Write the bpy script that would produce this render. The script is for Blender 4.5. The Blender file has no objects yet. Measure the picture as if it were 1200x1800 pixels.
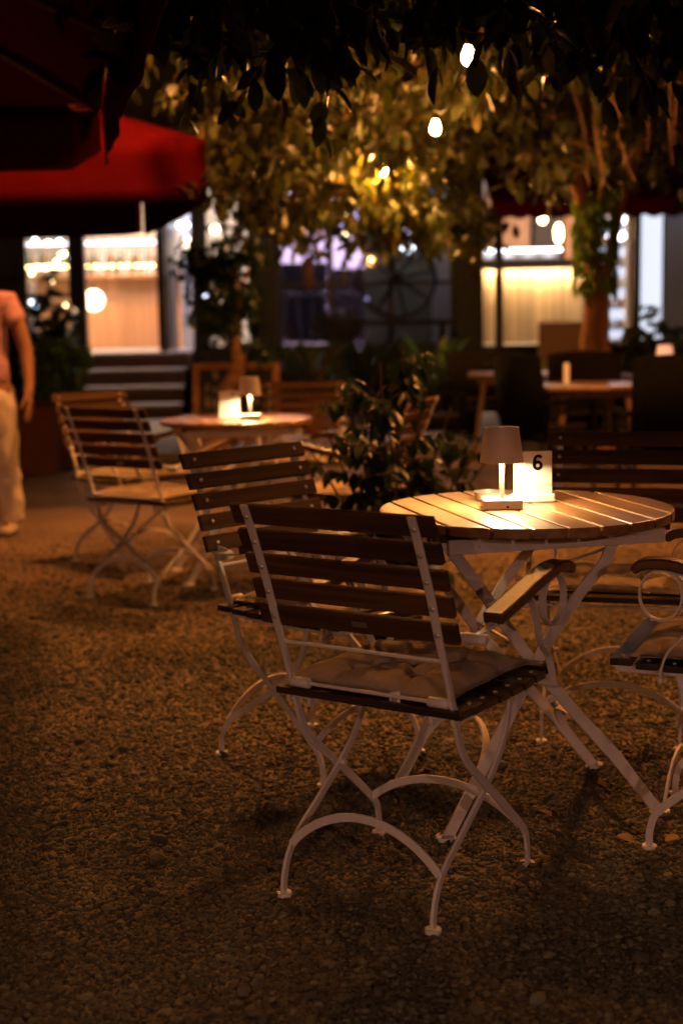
import bpy, bmesh, math, random
import numpy as np
from mathutils import Vector, Matrix
R = math.radians
C = bpy.context.scene.collection
sc = bpy.context.scene

# ------------------------------------------------------------------ camera
HC = 1.27                                   # camera height (m)
PITCH = math.atan((900 - 553) / 2500.0)
ROLL = R(1.0)
cam_d = bpy.data.cameras.new('camera')
cam = bpy.data.objects.new('camera', cam_d); C.objects.link(cam)
cam.location = (0, 0, HC)
fw = Vector((0, math.cos(PITCH), -math.sin(PITCH)))
r0 = Vector((1, 0, 0)); u0 = r0.cross(fw)
cR = r0 * math.cos(ROLL) - u0 * math.sin(ROLL)
cU = r0 * math.sin(ROLL) + u0 * math.cos(ROLL)
cam.rotation_euler = Matrix((cR, cU, -fw)).transposed().to_euler()
cam_d.sensor_fit = 'VERTICAL'; cam_d.sensor_height = 36; cam_d.lens = 50
cam_d.clip_start = 0.05; cam_d.clip_end = 400
cam_d.dof.use_dof = True; cam_d.dof.focus_distance = 3.3; cam_d.dof.aperture_fstop = 2.3
cam_d.dof.aperture_blades = 0
sc.camera = cam

def P(px, py, Y):
    """site survey: where the sight line through a photo pixel meets the plane y = Y"""
    d = fw + cR * ((px - 600) / 2500.0) + cU * ((900 - py) / 2500.0)
    return Vector((0, 0, HC)) + d * (Y / d.y)

# ------------------------------------------------------------------ world, moon, exposure
w = bpy.data.worlds.new('World'); sc.world = w; w.use_nodes = True
nt = w.node_tree; nt.nodes.clear()
sky = nt.nodes.new('ShaderNodeTexSky'); sky.sky_type = 'NISHITA'; sky.sun_disc = False
sky.sun_elevation = R(-4.5); sky.sun_rotation = R(200)
bg = nt.nodes.new('ShaderNodeBackground'); bg.inputs['Strength'].default_value = 0.06
wo = nt.nodes.new('ShaderNodeOutputWorld')
nt.links.new(sky.outputs[0], bg.inputs[0]); nt.links.new(bg.outputs[0], wo.inputs[0])
sc.view_settings.view_transform = 'Standard'; sc.view_settings.look = 'None'
sc.view_settings.exposure = 0.0; sc.view_settings.gamma = 1.0
try: sc.view_settings.use_curve_mapping = False
except Exception: pass
cy = sc.cycles
cy.use_denoising = True
try: cy.denoiser = 'OPENIMAGEDENOISE'
except Exception: pass
cy.max_bounces = 6; cy.diffuse_bounces = 3; cy.glossy_bounces = 3; cy.transmission_bounces = 4
cy.transparent_max_bounces = 6; cy.caustics_reflective = False; cy.caustics_refractive = False
cy.sample_clamp_indirect = 6.0
cy.use_adaptive_sampling = True; cy.adaptive_threshold = 0.015

BULB = 4600.0          # radiance of a string bulb
WARM = (1.0, 0.40, 0.085)
FILL = (1.0, 0.49, 0.28)

# ------------------------------------------------------------------ materials
def newmat(name):
    m = bpy.data.materials.new(name); m.use_nodes = True
    n = m.node_tree.nodes; return m, n, m.node_tree.links, n['Principled BSDF']
def mat(name, col, rough=0.5, metal=0.0, spec=0.5, noise=0.12, nscale=30.0, bump=0.0, coat=0.0):
    """principled with a slight procedural tone variation"""
    m, n, l, b = newmat(name)
    b.inputs['Roughness'].default_value = rough; b.inputs['Metallic'].default_value = metal
    b.inputs['Specular IOR Level'].default_value = spec
    b.inputs['Coat Weight'].default_value = coat
    tc = n.new('ShaderNodeTexCoord'); tx = n.new('ShaderNodeTexNoise'); tx.inputs['Scale'].default_value = nscale
    tx.inputs['Detail'].default_value = 5
    l.new(tc.outputs['Object'], tx.inputs['Vector'])
    cr = n.new('ShaderNodeMix'); cr.data_type = 'RGBA'
    cr.inputs[6].default_value = tuple(c * (1 - noise * 1.6) for c in col) + (1,)
    cr.inputs[7].default_value = tuple(min(1, c * (1 + noise)) for c in col) + (1,)
    l.new(tx.outputs['Fac'], cr.inputs[0]); l.new(cr.outputs[2], b.inputs['Base Color'])
    if bump:
        bp = n.new('ShaderNodeBump'); bp.inputs['Strength'].default_value = bump; bp.inputs['Distance'].default_value = 0.01
        l.new(tx.outputs['Fac'], bp.inputs['Height']); l.new(bp.outputs[0], b.inputs['Normal'])
    return m
def emat(name, col, strength):
    m, n, l, b = newmat(name)
    b.inputs['Base Color'].default_value = (.8, .8, .8, 1)
    b.inputs['Emission Color'].default_value = tuple(col) + (1,)
    b.inputs['Emission Strength'].default_value = strength
    return m
def wood(name, dark, light, axis=0, rough=0.45, coat=0.0, grain=45.0, bump=0.15, island=0.35, spec=.5):
    m, n, l, b = newmat(name)
    tc = n.new('ShaderNodeTexCoord'); mp = n.new('ShaderNodeMapping')
    s = [grain] * 3; s[axis] = grain * 0.05
    mp.inputs['Scale'].default_value = s
    g = n.new('ShaderNodeNewGeometry')
    ad = n.new('ShaderNodeVectorMath'); ad.operation = 'ADD'
    mu = n.new('ShaderNodeVectorMath'); mu.operation = 'SCALE'; mu.inputs[3].default_value = 7.0
    cmb = n.new('ShaderNodeCombineXYZ')
    for i in range(3): l.new(g.outputs['Random Per Island'], cmb.inputs[i])
    l.new(cmb.outputs[0], mu.inputs[0]); l.new(tc.outputs['Object'], ad.inputs[0]); l.new(mu.outputs[0], ad.inputs[1])
    l.new(ad.outputs[0], mp.inputs[0])
    tx = n.new('ShaderNodeTexNoise'); tx.inputs['Scale'].default_value = 1.0; tx.inputs['Detail'].default_value = 6
    tx.inputs['Distortion'].default_value = 0.6
    l.new(mp.outputs[0], tx.inputs['Vector'])
    wv = n.new('ShaderNodeTexNoise'); wv.inputs['Scale'].default_value = 4.0; wv.inputs['Detail'].default_value = 3
    l.new(mp.outputs[0], wv.inputs['Vector'])
    rp = n.new('ShaderNodeValToRGB'); rp.color_ramp.elements[0].position = 0.36; rp.color_ramp.elements[1].position = 0.66
    rp.color_ramp.elements[0].color = tuple(dark) + (1,); rp.color_ramp.elements[1].color = tuple(light) + (1,)
    l.new(tx.outputs['Fac'], rp.inputs[0])
    hs = n.new('ShaderNodeHueSaturation')
    mr = n.new('ShaderNodeMapRange'); mr.inputs[3].default_value = 1 - island; mr.inputs[4].default_value = 1 + island * .7
    l.new(g.outputs['Random Per Island'], mr.inputs[0]); l.new(mr.outputs[0], hs.inputs['Value'])
    l.new(rp.outputs[0], hs.inputs['Color']); l.new(hs.outputs[0], b.inputs['Base Color'])
    b.inputs['Roughness'].default_value = rough; b.inputs['Coat Weight'].default_value = coat; b.inputs['Specular IOR Level'].default_value = spec
    b.inputs['Coat Roughness'].default_value = 0.25
    bp = n.new('ShaderNodeBump'); bp.inputs['Strength'].default_value = bump; bp.inputs['Distance'].default_value = 0.004
    l.new(wv.outputs['Fac'], bp.inputs['Height']); l.new(bp.outputs[0], b.inputs['Normal'])
    return m
def leafmat(name, c1, c2, rough=0.4, trans=0.35):
    m, n, l, b = newmat(name)
    g = n.new('ShaderNodeNewGeometry')
    rp = n.new('ShaderNodeValToRGB')
    rp.color_ramp.elements[0].color = tuple(c1) + (1,); rp.color_ramp.elements[1].color = tuple(c2) + (1,)
    e = rp.color_ramp.elements.new(0.93); e.color = tuple(c2) + (1,)
    rp.color_ramp.elements[2].color = (c2[0] * 2.2, c2[1] * 1.3, c2[2], 1)
    l.new(g.outputs['Random Per Island'], rp.inputs[0]); l.new(rp.outputs[0], b.inputs['Base Color'])
    b.inputs['Roughness'].default_value = rough; b.inputs['Specular IOR Level'].default_value = .28
    t = n.new('ShaderNodeBsdfTranslucent'); mx = n.new('ShaderNodeMixShader'); mx.inputs[0].default_value = trans
    br = n.new('ShaderNodeMix'); br.data_type = 'RGBA'; br.blend_type = 'MULTIPLY'; br.inputs[0].default_value = 1
    br.inputs[7].default_value = (2.2, 2.0, 0.8, 1)
    l.new(rp.outputs[0], br.inputs[6]); l.new(br.outputs[2], t.inputs[0])
    out = n['Material Output']
    l.new(b.outputs[0], mx.inputs[1]); l.new(t.outputs[0], mx.inputs[2]); l.new(mx.outputs[0], out.inputs[0])
    return m

M = {}
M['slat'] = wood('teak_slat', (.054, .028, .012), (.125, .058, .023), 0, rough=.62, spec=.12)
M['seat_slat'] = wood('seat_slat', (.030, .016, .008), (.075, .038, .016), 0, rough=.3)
M['tabletop'] = wood('table_top_wood', (.22, .095, .036), (.37, .18, .078), 1, rough=.38, coat=.75, grain=38, bump=.12, island=.16)
M['arm'] = wood('arm_wood', (.085, .038, .014), (.15, .068, .026), 1, rough=.40, coat=.1)
M['white'] = mat('cream_painted_steel', (.74, .67, .62), rough=.42, noise=.10, nscale=60, bump=.06)
M['screw'] = mat('screw_steel', (.80, .74, .66), rough=.38, metal=.75)
M['plate'] = mat('plate_steel', (.40, .38, .36), rough=.35, metal=.8)
M['cushion'] = mat('cushion_cotton', (.44, .33, .22), rough=.92, noise=.14, nscale=90, bump=.25, spec=.15)
M['tag'] = mat('white_tag', (.75, .74, .72), rough=.7)
M['ink'] = mat('black_ink', (.003, .003, .003), rough=.9, spec=.05)
M['gold'] = mat('gold_ink', (.62, .42, .10), rough=.5)
M['shade'] = mat('lamp_shade_taupe', (.46, .40, .37), rough=.5, noise=.05)
M['shade_in'] = mat('lamp_shade_inside', (.8, .76, .7), rough=.6)
M['lamp_metal'] = mat('lamp_metal', (.36, .31, .27), rough=.4, metal=.2)
M['card'] = mat('card_acrylic', (.40, .39, .37), rough=.35, noise=.03)
M['led'] = emat('lamp_led', (1, .66, .33), 1150)
M['bulb'] = emat('bulb_glow', WARM, BULB)
M['fill_down'] = emat('fill_glow_down', (1.0, .345, .075), 1500)
M['bulb_low'] = emat('bulb_glow_low', WARM, 1000)
M['fill_left'] = emat('fill_glow_left', FILL, 1500)
M['bulb_fill'] = emat('fill_glow_warm', FILL, 7600)
M['fill_pink'] = emat('fill_glow_pink', (1.0, .50, .38), 8600)
M['cable'] = mat('black_cable', (.015, .013, .012), rough=.6)
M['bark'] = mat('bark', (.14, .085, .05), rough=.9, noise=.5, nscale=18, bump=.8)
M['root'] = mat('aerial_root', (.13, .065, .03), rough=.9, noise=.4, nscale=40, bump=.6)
M['litbark'] = mat('lamplit_bark', (.40, .19, .10), rough=.85, noise=.4, nscale=25, bump=.6)  # bark lightened so the trunks look lamplit
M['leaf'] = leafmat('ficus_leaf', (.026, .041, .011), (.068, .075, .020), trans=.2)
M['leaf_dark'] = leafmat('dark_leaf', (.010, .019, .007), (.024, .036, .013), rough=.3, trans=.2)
M['leaf_mid'] = leafmat('mid_green_leaf', (.011, .026, .008), (.028, .054, .017), rough=.35, trans=.2)
M['leaf_green'] = leafmat('fresh_leaf', (.10, .19, .04), (.18, .30, .07))
M['red'] = mat('red_canvas', (.058, .0013, .0022), rough=.9, noise=.22, nscale=5, bump=.15, spec=.03)
M['maroon'] = mat('maroon_canvas', (.085, .005, .008), rough=.9, noise=.12, nscale=6, spec=.03)
M['pole'] = mat('umbrella_pole', (.10, .09, .08), rough=.5)
M['rib'] = mat('umbrella_rib', (.12, .075, .05), rough=.6)
M['black'] = mat('black_steel', (.018, .017, .017), rough=.45)
M['darkwall'] = mat('dark_wall', (.055, .045, .038), rough=.85, noise=.25, nscale=3)
M['cladding'] = wood('dark_cladding', (.035, .030, .030), (.075, .060, .055), 2, rough=.8, grain=8)
M['beam'] = mat('beam_paint', (.16, .105, .07), rough=.7)
M['plaster'] = mat('white_plaster', (.78, .77, .78), rough=.85, noise=.05, nscale=4)
M['greywall'] = mat('grey_plaster', (.30, .29, .30), rough=.9, noise=.1, nscale=3)
M['olivewall'] = mat('olive_wall', (.13, .13, .10), rough=.9, noise=.3, nscale=2)
M['floor_in'] = mat('floor_tile', (.30, .26, .22), rough=.4, noise=.2, nscale=5)
M['barwood'] = wood('bar_front_wood', (.44, .21, .085), (.55, .28, .12), 2, rough=.5, grain=10, island=.10)
M['barslat'] = wood('ribbed_bar_wood', (.42, .28, .14), (.60, .42, .23), 2, rough=.5, grain=10)
M['step'] = wood('step_board', (.055, .026, .014), (.11, .055, .03), 0, rough=.6, grain=12)
M['tread'] = mat('grey_tread', (.28, .24, .22), rough=.7)
M['pave'] = mat('pavement_stone', (.20, .18, .165), rough=.8, noise=.25, nscale=7, bump=.2)
M['terracotta'] = mat('terracotta', (.26, .085, .04), rough=.8, noise=.2, nscale=8)
M['pot'] = mat('dark_pot', (.022, .02, .02), rough=.5)
M['soil'] = mat('soil', (.03, .02, .014), rough=1, bump=.6)
M['rattan'] = mat('dark_rattan', (.004, .0036, .0036), rough=.8, spec=.05, noise=.4, nscale=120, bump=.5)
M['greycloth'] = mat('grey_upholstery', (.016, .012, .012), rough=.95, spec=.05, noise=.15, nscale=60)
M['cafe_top'] = wood('cafe_table_top', (.17, .085, .04), (.28, .15, .075), 0, rough=.3, coat=.3, grain=15)
M['cafe_leg'] = wood('cafe_table_leg', (.14, .075, .035), (.24, .13, .065), 2, rough=.5, grain=15)
M['chalk'] = mat('chalk', (.55, .48, .40), rough=.95)
M['board'] = mat('chalkboard', (.010, .010, .011), rough=.55)
M['boardframe'] = wood('board_frame', (.26, .10, .035), (.40, .17, .06), 0, rough=.5, grain=14)
M['metalwheel'] = mat('old_wheel_wood', (.022, .014, .010), rough=.8, noise=.3)
M['skin'] = mat('skin', (.33, .15, .085), rough=.55, noise=.06)
M['shirt'] = mat('salmon_shirt', (.46, .24, .30), rough=.9, noise=.08, nscale=12)
M['trousers'] = mat('pale_trousers', (.66, .57, .47), rough=.9, noise=.10, nscale=10)
M['shoe'] = mat('pale_shoe', (.42, .36, .30), rough=.7)
M['hair'] = mat('dark_hair', (.02, .012, .009), rough=.6)
M['led_cool'] = emat('cool_led', (.66, .70, 1.0), 8)
M['led_white'] = emat('white_led', (.80, .85, 1.0), 12)
M['led_warm'] = emat('warm_led', (1.0, .62, .24), 40)
M['led_soft'] = emat('soft_globe', (1.0, .70, .40), 7)
M['fairy'] = emat('fairy_bulb', (1.0, .66, .32), 26)
M['fairy_cool'] = emat('fairy_cool', (.55, .75, 1.0), 18)
M['ceil_cool'] = emat('ceiling_panel', (.76, .76, 1.0), 130)
M['ceil_purple'] = emat('purple_panel', (.88, .60, 1.0), 130)
M['ceil_warm'] = emat('warm_panel', (1.0, .60, .32), 120)
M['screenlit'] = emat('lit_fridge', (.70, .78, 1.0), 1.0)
M['bottle_g'] = mat('green_glass', (.05, .12, .05), rough=.1, spec=.7)
M['bottle_b'] = mat('amber_glass', (.30, .12, .03), rough=.1, spec=.7)
M['bottle_c'] = mat('pale_glass', (.55, .52, .48), rough=.1, spec=.7)
M['sofa'] = mat('tan_sofa', (.40, .24, .15), rough=.9)
M['leaf_fallen'] = leafmat('fallen_leaf', (.09, .042, .010), (.19, .09, .02), rough=.6, trans=.15)
M['glass_tray'] = mat('ashtray_steel', (.45, .42, .38), rough=.25, metal=.8)
def glassmat():
    m, n, l, b = newmat('window_glass')
    gl = n.new('ShaderNodeBsdfGlossy'); gl.inputs['Roughness'].default_value = .03
    tr = n.new('ShaderNodeBsdfTransparent'); tr.inputs[0].default_value = (.92, .95, .93, 1)
    fr = n.new('ShaderNodeFresnel'); fr.inputs[0].default_value = 1.45
    mx = n.new('ShaderNodeMixShader'); l.new(fr.outputs[0], mx.inputs[0]); l.new(tr.outputs[0], mx.inputs[1]); l.new(gl.outputs[0], mx.inputs[2])
    l.new(mx.outputs[0], n['Material Output'].inputs[0]); return m
M['glass'] = glassmat()
def gravelmat(name, stones):
    m, n, l, b = newmat(name)
    rp = n.new('ShaderNodeValToRGB'); cr = rp.color_ramp
    cols = [(0, (.055, .032, .018)), (.35, (.115, .070, .038)), (.62, (.19, .115, .062)), (.85, (.29, .18, .10)), (1, (.46, .29, .17))]
    cr.elements[0].position = 0; cr.elements[0].color = cols[0][1] + (1,)
    cr.elements[1].position = 1; cr.elements[1].color = cols[-1][1] + (1,)
    for p, c in cols[1:-1]: cr.elements.new(p).color = c + (1,)
    tc = n.new('ShaderNodeTexCoord')
    if stones:
        for e in cr.elements: e.color = (.032 + e.color[0] * .31, .028 + e.color[1] * .44, .016 + e.color[2] * .46, 1)
        g = n.new('ShaderNodeNewGeometry'); l.new(g.outputs['Random Per Island'], rp.inputs[0])
        l.new(rp.outputs[0], b.inputs['Base Color'])
    else:
        for e in cr.elements: e.color = (.070 + e.color[0] * .45, .043 + e.color[1] * .46, .021 + e.color[2] * .46, 1)
        vo = n.new('ShaderNodeTexVoronoi'); vo.inputs['Scale'].default_value = 120
        l.new(tc.outputs['Object'], vo.inputs['Vector'])
        l.new(vo.outputs['Color'], rp.inputs[0])
        no = n.new('ShaderNodeTexNoise'); no.inputs['Scale'].default_value = 1.1; no.inputs['Detail'].default_value = 6
        l.new(tc.outputs['Object'], no.inputs['Vector'])
        mr = n.new('ShaderNodeMapRange'); mr.inputs[1].default_value = .3; mr.inputs[2].default_value = .7
        mr.inputs[3].default_value = .65; mr.inputs[4].default_value = 1.4
        l.new(no.outputs['Fac'], mr.inputs[0])
        hs = n.new('ShaderNodeHueSaturation'); l.new(mr.outputs[0], hs.inputs['Value']); l.new(rp.outputs[0], hs.inputs['Color'])
        l.new(hs.outputs[0], b.inputs['Base Color'])
        bp = n.new('ShaderNodeBump'); bp.inputs['Strength'].default_value = .4; bp.inputs['Distance'].default_value = .006; bp.invert = True
        l.new(vo.outputs['Distance'], bp.inputs['Height']); l.new(bp.outputs[0], b.inputs['Normal'])
    b.inputs['Roughness'].default_value = .85
    return m
M['gravel'] = gravelmat('gravel_ground', False)
M['stones'] = gravelmat('gravel_stones', True)

# ------------------------------------------------------------------ mesh helpers
def crom(pts, k=6):
    """catmull-rom resample of a polyline"""
    p = [Vector(q) for q in pts]
    if len(p) < 3: return p
    e = [p[0] * 2 - p[1]] + p + [p[-1] * 2 - p[-2]]
    out = []
    for i in range(1, len(e) - 2):
        a, b, c, d = e[i - 1], e[i], e[i + 1], e[i + 2]
        for j in range(k):
            t = j / k
            out.append(0.5 * ((2 * b) + (c - a) * t + (2 * a - 5 * b + 4 * c - d) * t * t + (3 * b - a - 3 * c + d) * t ** 3))
    out.append(p[-1]); return out
class MB:
    def __init__(s): s.v = []; s.f = []; s.mi = []
    def add(s, vs, fs, mi=0):
        o = len(s.v); s.v += [tuple(v) for v in vs]
        s.f += [tuple(i + o for i in f) for f in fs]; s.mi += [mi] * len(fs)
    def box(s, c, d, rot=None, mi=0):
        c = Vector(c); hx, hy, hz = d[0] / 2, d[1] / 2, d[2] / 2
        vs = [Vector((x * hx, y * hy, z * hz)) for z in (-1, 1) for y in (-1, 1) for x in (-1, 1)]
        if rot is not None: vs = [rot @ v for v in vs]
        s.add([v + c for v in vs], [(0, 2, 3, 1), (4, 5, 7, 6), (0, 1, 5, 4), (2, 6, 7, 3), (0, 4, 6, 2), (1, 3, 7, 5)], mi)
    def box2(s, a, b, mi=0):
        a = Vector(a); b = Vector(b); s.box((a + b) / 2, [abs(q) for q in (b - a)], None, mi)
    def sweep(s, pts, side, hs, hn, mi=0):
        """flat bar: rectangle hs (along side) x hn (in the plane of the path), half sizes, may vary"""
        side = Vector(side).normalized(); n = len(pts); vs = []; fs = []
        for i, p in enumerate(pts):
            t = (Vector(pts[min(i + 1, n - 1)]) - Vector(pts[max(i - 1, 0)])).normalized()
            nn = side.cross(t).normalized()
            a = hs[i] if hasattr(hs, '__len__') else hs; b = hn[i] if hasattr(hn, '__len__') else hn
            p = Vector(p)
            vs += [p + side * a + nn * b, p - side * a + nn * b, p - side * a - nn * b, p + side * a - nn * b]
        for i in range(n - 1):
            for k in range(4):
                fs.append((i * 4 + k, i * 4 + (k + 1) % 4, i * 4 + 4 + (k + 1) % 4, i * 4 + 4 + k))
        fs.append((3, 2, 1, 0)); fs.append(tuple(range((n - 1) * 4, n * 4)))
        s.add(vs, fs, mi)
    def tube(s, pts, r, n=8, mi=0):
        vs = []; fs = []; m = len(pts); up = Vector((0, 0, 1)); px = None
        for i, p in enumerate(pts):
            t = (Vector(pts[min(i + 1, m - 1)]) - Vector(pts[max(i - 1, 0)])).normalized()
            if px is None:
                px = t.cross(up)
                if px.length < 1e-3: px = t.cross(Vector((1, 0, 0)))
            px = (px - t * px.dot(t)).normalized(); py = t.cross(px)
            rr = r[i] if hasattr(r, '__len__') else r
            vs += [Vector(p) + (px * math.cos(a) + py * math.sin(a)) * rr for a in [2 * math.pi * k / n for k in range(n)]]
        for i in range(m - 1):
            for k in range(n): fs.append((i * n + k, i * n + (k + 1) % n, i * n + n + (k + 1) % n, i * n + n + k))
        fs.append(tuple(range(n - 1, -1, -1))); fs.append(tuple(range((m - 1) * n, m * n)))
        s.add(vs, fs, mi)
    def lathe(s, prof, n=32, c=(0, 0, 0), mi=0, closed=False):
        c = Vector(c); vs = []; fs = []
        for (r, z) in prof: vs += [c + Vector((r * math.cos(2 * math.pi * k / n), r * math.sin(2 * math.pi * k / n), z)) for k in range(n)]
        m = len(prof)
        for i in range(m - 1):
            for k in range(n): fs.append((i * n + k, i * n + (k + 1) % n, i * n + n + (k + 1) % n, i * n + n + k))
        if not closed:
            if prof[0][0] > 1e-5: fs.append(tuple(range(n - 1, -1, -1)))
            if prof[-1][0] > 1e-5: fs.append(tuple(range((m - 1) * n, m * n)))
        s.add(vs, fs, mi)
    def sphere(s, c, r, n=12, mi=0, sz=1.0):
        prof = [(max(r * math.sin(math.pi * i / n), 1e-6), -r * sz * math.cos(math.pi * i / n)) for i in range(n + 1)]
        s.lathe(prof, n * 2, c, mi, closed=True)
    def disc(s, c, r, n=24, mi=0, nz=1):
        c = Vector(c); vs = [c + Vector((r * math.cos(2 * math.pi * k / n), r * math.sin(2 * math.pi * k / n), 0)) for k in range(n)]
        s.add(vs, [tuple(range(n)) if nz > 0 else tuple(range(n - 1, -1, -1))], mi)
    def build(s, name, m, parent=None, smooth=None, bevel=0, loc=None):
        me = bpy.data.meshes.new(name); me.from_pydata(s.v, [], s.f)
        for q in (m if isinstance(m, (list, tuple)) else [m]): me.materials.append(q)
        if len(me.materials) > 1: me.polygons.foreach_set('material_index', s.mi)
        me.validate(); me.update()
        if smooth is not None: 
            me.polygons.foreach_set('use_smooth', [True] * len(me.polygons))
            try: me.set_sharp_from_angle(angle=R(smooth))
            except Exception: pass
        o = bpy.data.objects.new(name, me); C.objects.link(o)
        if parent is not None: o.parent = parent
        if loc is not None: o.location = loc
        if bevel:
            b = o.modifiers.new('bevel', 'BEVEL'); b.width = bevel; b.segments = 2; b.limit_method = 'ANGLE'; b.angle_limit = R(40)
        return o
def tag(o, label=None, cat=None, group=None, kind=None):
    if label: o['label'] = label
    if cat: o['category'] = cat
    if group: o['group'] = group
    if kind: o['kind'] = kind
    return o
def thing(name, label, cat, loc=(0, 0, 0), rz=0, group=None):
    o = bpy.data.objects.new(name, None); o.empty_display_size = .1; C.objects.link(o)
    o.location = loc; o.rotation_euler = (0, 0, rz); return tag(o, label, cat, group)
def kids(o): return [c for c in bpy.data.objects if c.parent == o]
def copy_tree(o, parent=None, loc=None, rz=None, label=None):
    c = o.copy(); C.objects.link(c)
    if parent is not None: c.parent = parent
    if loc is not None: c.location = loc
    if rz is not None: c.rotation_euler = (0, 0, rz)
    if label: c['label'] = label
    for ch in kids(o): copy_tree(ch, c)
    return c

# ------------------------------------------------------------------ ground
rng = np.random.default_rng(7); random.seed(11)
g = MB(); g.add([(-60, -30, 0), (60, -30, 0), (60, 90, 0), (-60, 90, 0)], [(0, 1, 2, 3)])
tag(g.build('ground', M['gravel']), kind='structure')
pv = MB(); pv.box2((-14, 12.75, -.05), (14, 18.4, .055))
tag(pv.build('pavement', M['pave'], bevel=.012), kind='structure')
kb = MB(); kb.box2((-14, 12.60, -.05), (14, 12.747, .085))
tag(kb.build('kerb', M['tread'], bevel=.012), kind='structure')

def stones(name, n, y0, y1, size, seed, m):
    r = np.random.default_rng(seed)
    t = (1 + 5 ** .5) / 2
    iv = np.array([(-1, t, 0), (1, t, 0), (-1, -t, 0), (1, -t, 0), (0, -1, t), (0, 1, t), (0, -1, -t), (0, 1, -t), (t, 0, -1), (t, 0, 1), (-t, 0, -1), (-t, 0, 1)], float)
    iv /= np.linalg.norm(iv[0])
    fa = np.array([(0, 11, 5), (0, 5, 1), (0, 1, 7), (0, 7, 10), (0, 10, 11), (1, 5, 9), (5, 11, 4), (11, 10, 2), (10, 7, 6), (7, 1, 8), (3, 9, 4), (3, 4, 2), (3, 2, 6), (3, 6, 8), (3, 8, 9), (4, 9, 5), (2, 4, 11), (6, 2, 10), (8, 6, 7), (9, 8, 1)])
    # denser near the viewer
    Y = y0 * (y1 / y0) ** r.random(n); Y = Y[r.random(n) < np.clip((y1 - Y) / 3.2, 0, 1) ** .8]; n = len(Y)
    X = (r.random(n) * 2 - 1) * (.31 * Y + .45)
    s = size * np.exp(r.normal(0, .40, n))
    V = iv[None] * (1 + r.normal(0, .16, (n, 12, 1)))
    sc3 = np.stack([np.ones(n), r.uniform(.55, .95, n), r.uniform(.35, .7, n)], 1)
    V = V * (sc3 * s[:, None])[:, None, :]
    ax = r.normal(0, .45, (n, 2)); yaw = r.random(n) * 6.283
    ca, sa = np.cos(ax[:, 0]), np.sin(ax[:, 0])
    y_, z_ = V[:, :, 1].copy(), V[:, :, 2].copy()
    V[:, :, 1] = y_ * ca[:, None] - z_ * sa[:, None]; V[:, :, 2] = y_ * sa[:, None] + z_ * ca[:, None]
    cz, sz = np.cos(yaw), np.sin(yaw)
    x_, y_ = V[:, :, 0].copy(), V[:, :, 1].copy()
    V[:, :, 0] = x_ * cz[:, None] - y_ * sz[:, None]; V[:, :, 1] = x_ * sz[:, None] + y_ * cz[:, None]
    V[:, :, 0] += X[:, None]; V[:, :, 1] += Y[:, None]
    V[:, :, 2] += (s * r.uniform(-.05, .55, n))[:, None]
    Fa = (fa[None] + (np.arange(n) * 12)[:, None, None]).reshape(-1)
    me = bpy.data.meshes.new(name)
    me.vertices.add(n * 12); me.vertices.foreach_set('co', V.reshape(-1).astype(np.float32))
    nf = n * 20
    me.loops.add(nf * 3); me.loops.foreach_set('vertex_index', Fa.astype(np.int32))
    me.polygons.add(nf); me.polygons.foreach_set('loop_start', np.arange(0, nf * 3, 3, dtype=np.int32))
    me.polygons.foreach_set('use_smooth', np.zeros(nf, bool))
    me.materials.append(m); me.update(calc_edges=True)
    o = bpy.data.objects.new(name, me); C.objects.link(o); return o
tag(stones('gravel', 215000, 2.3, 8.6, .0050, 3, M['stones']), 'small loose brown gravel covering the ground', 'gravel', kind='stuff')

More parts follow.
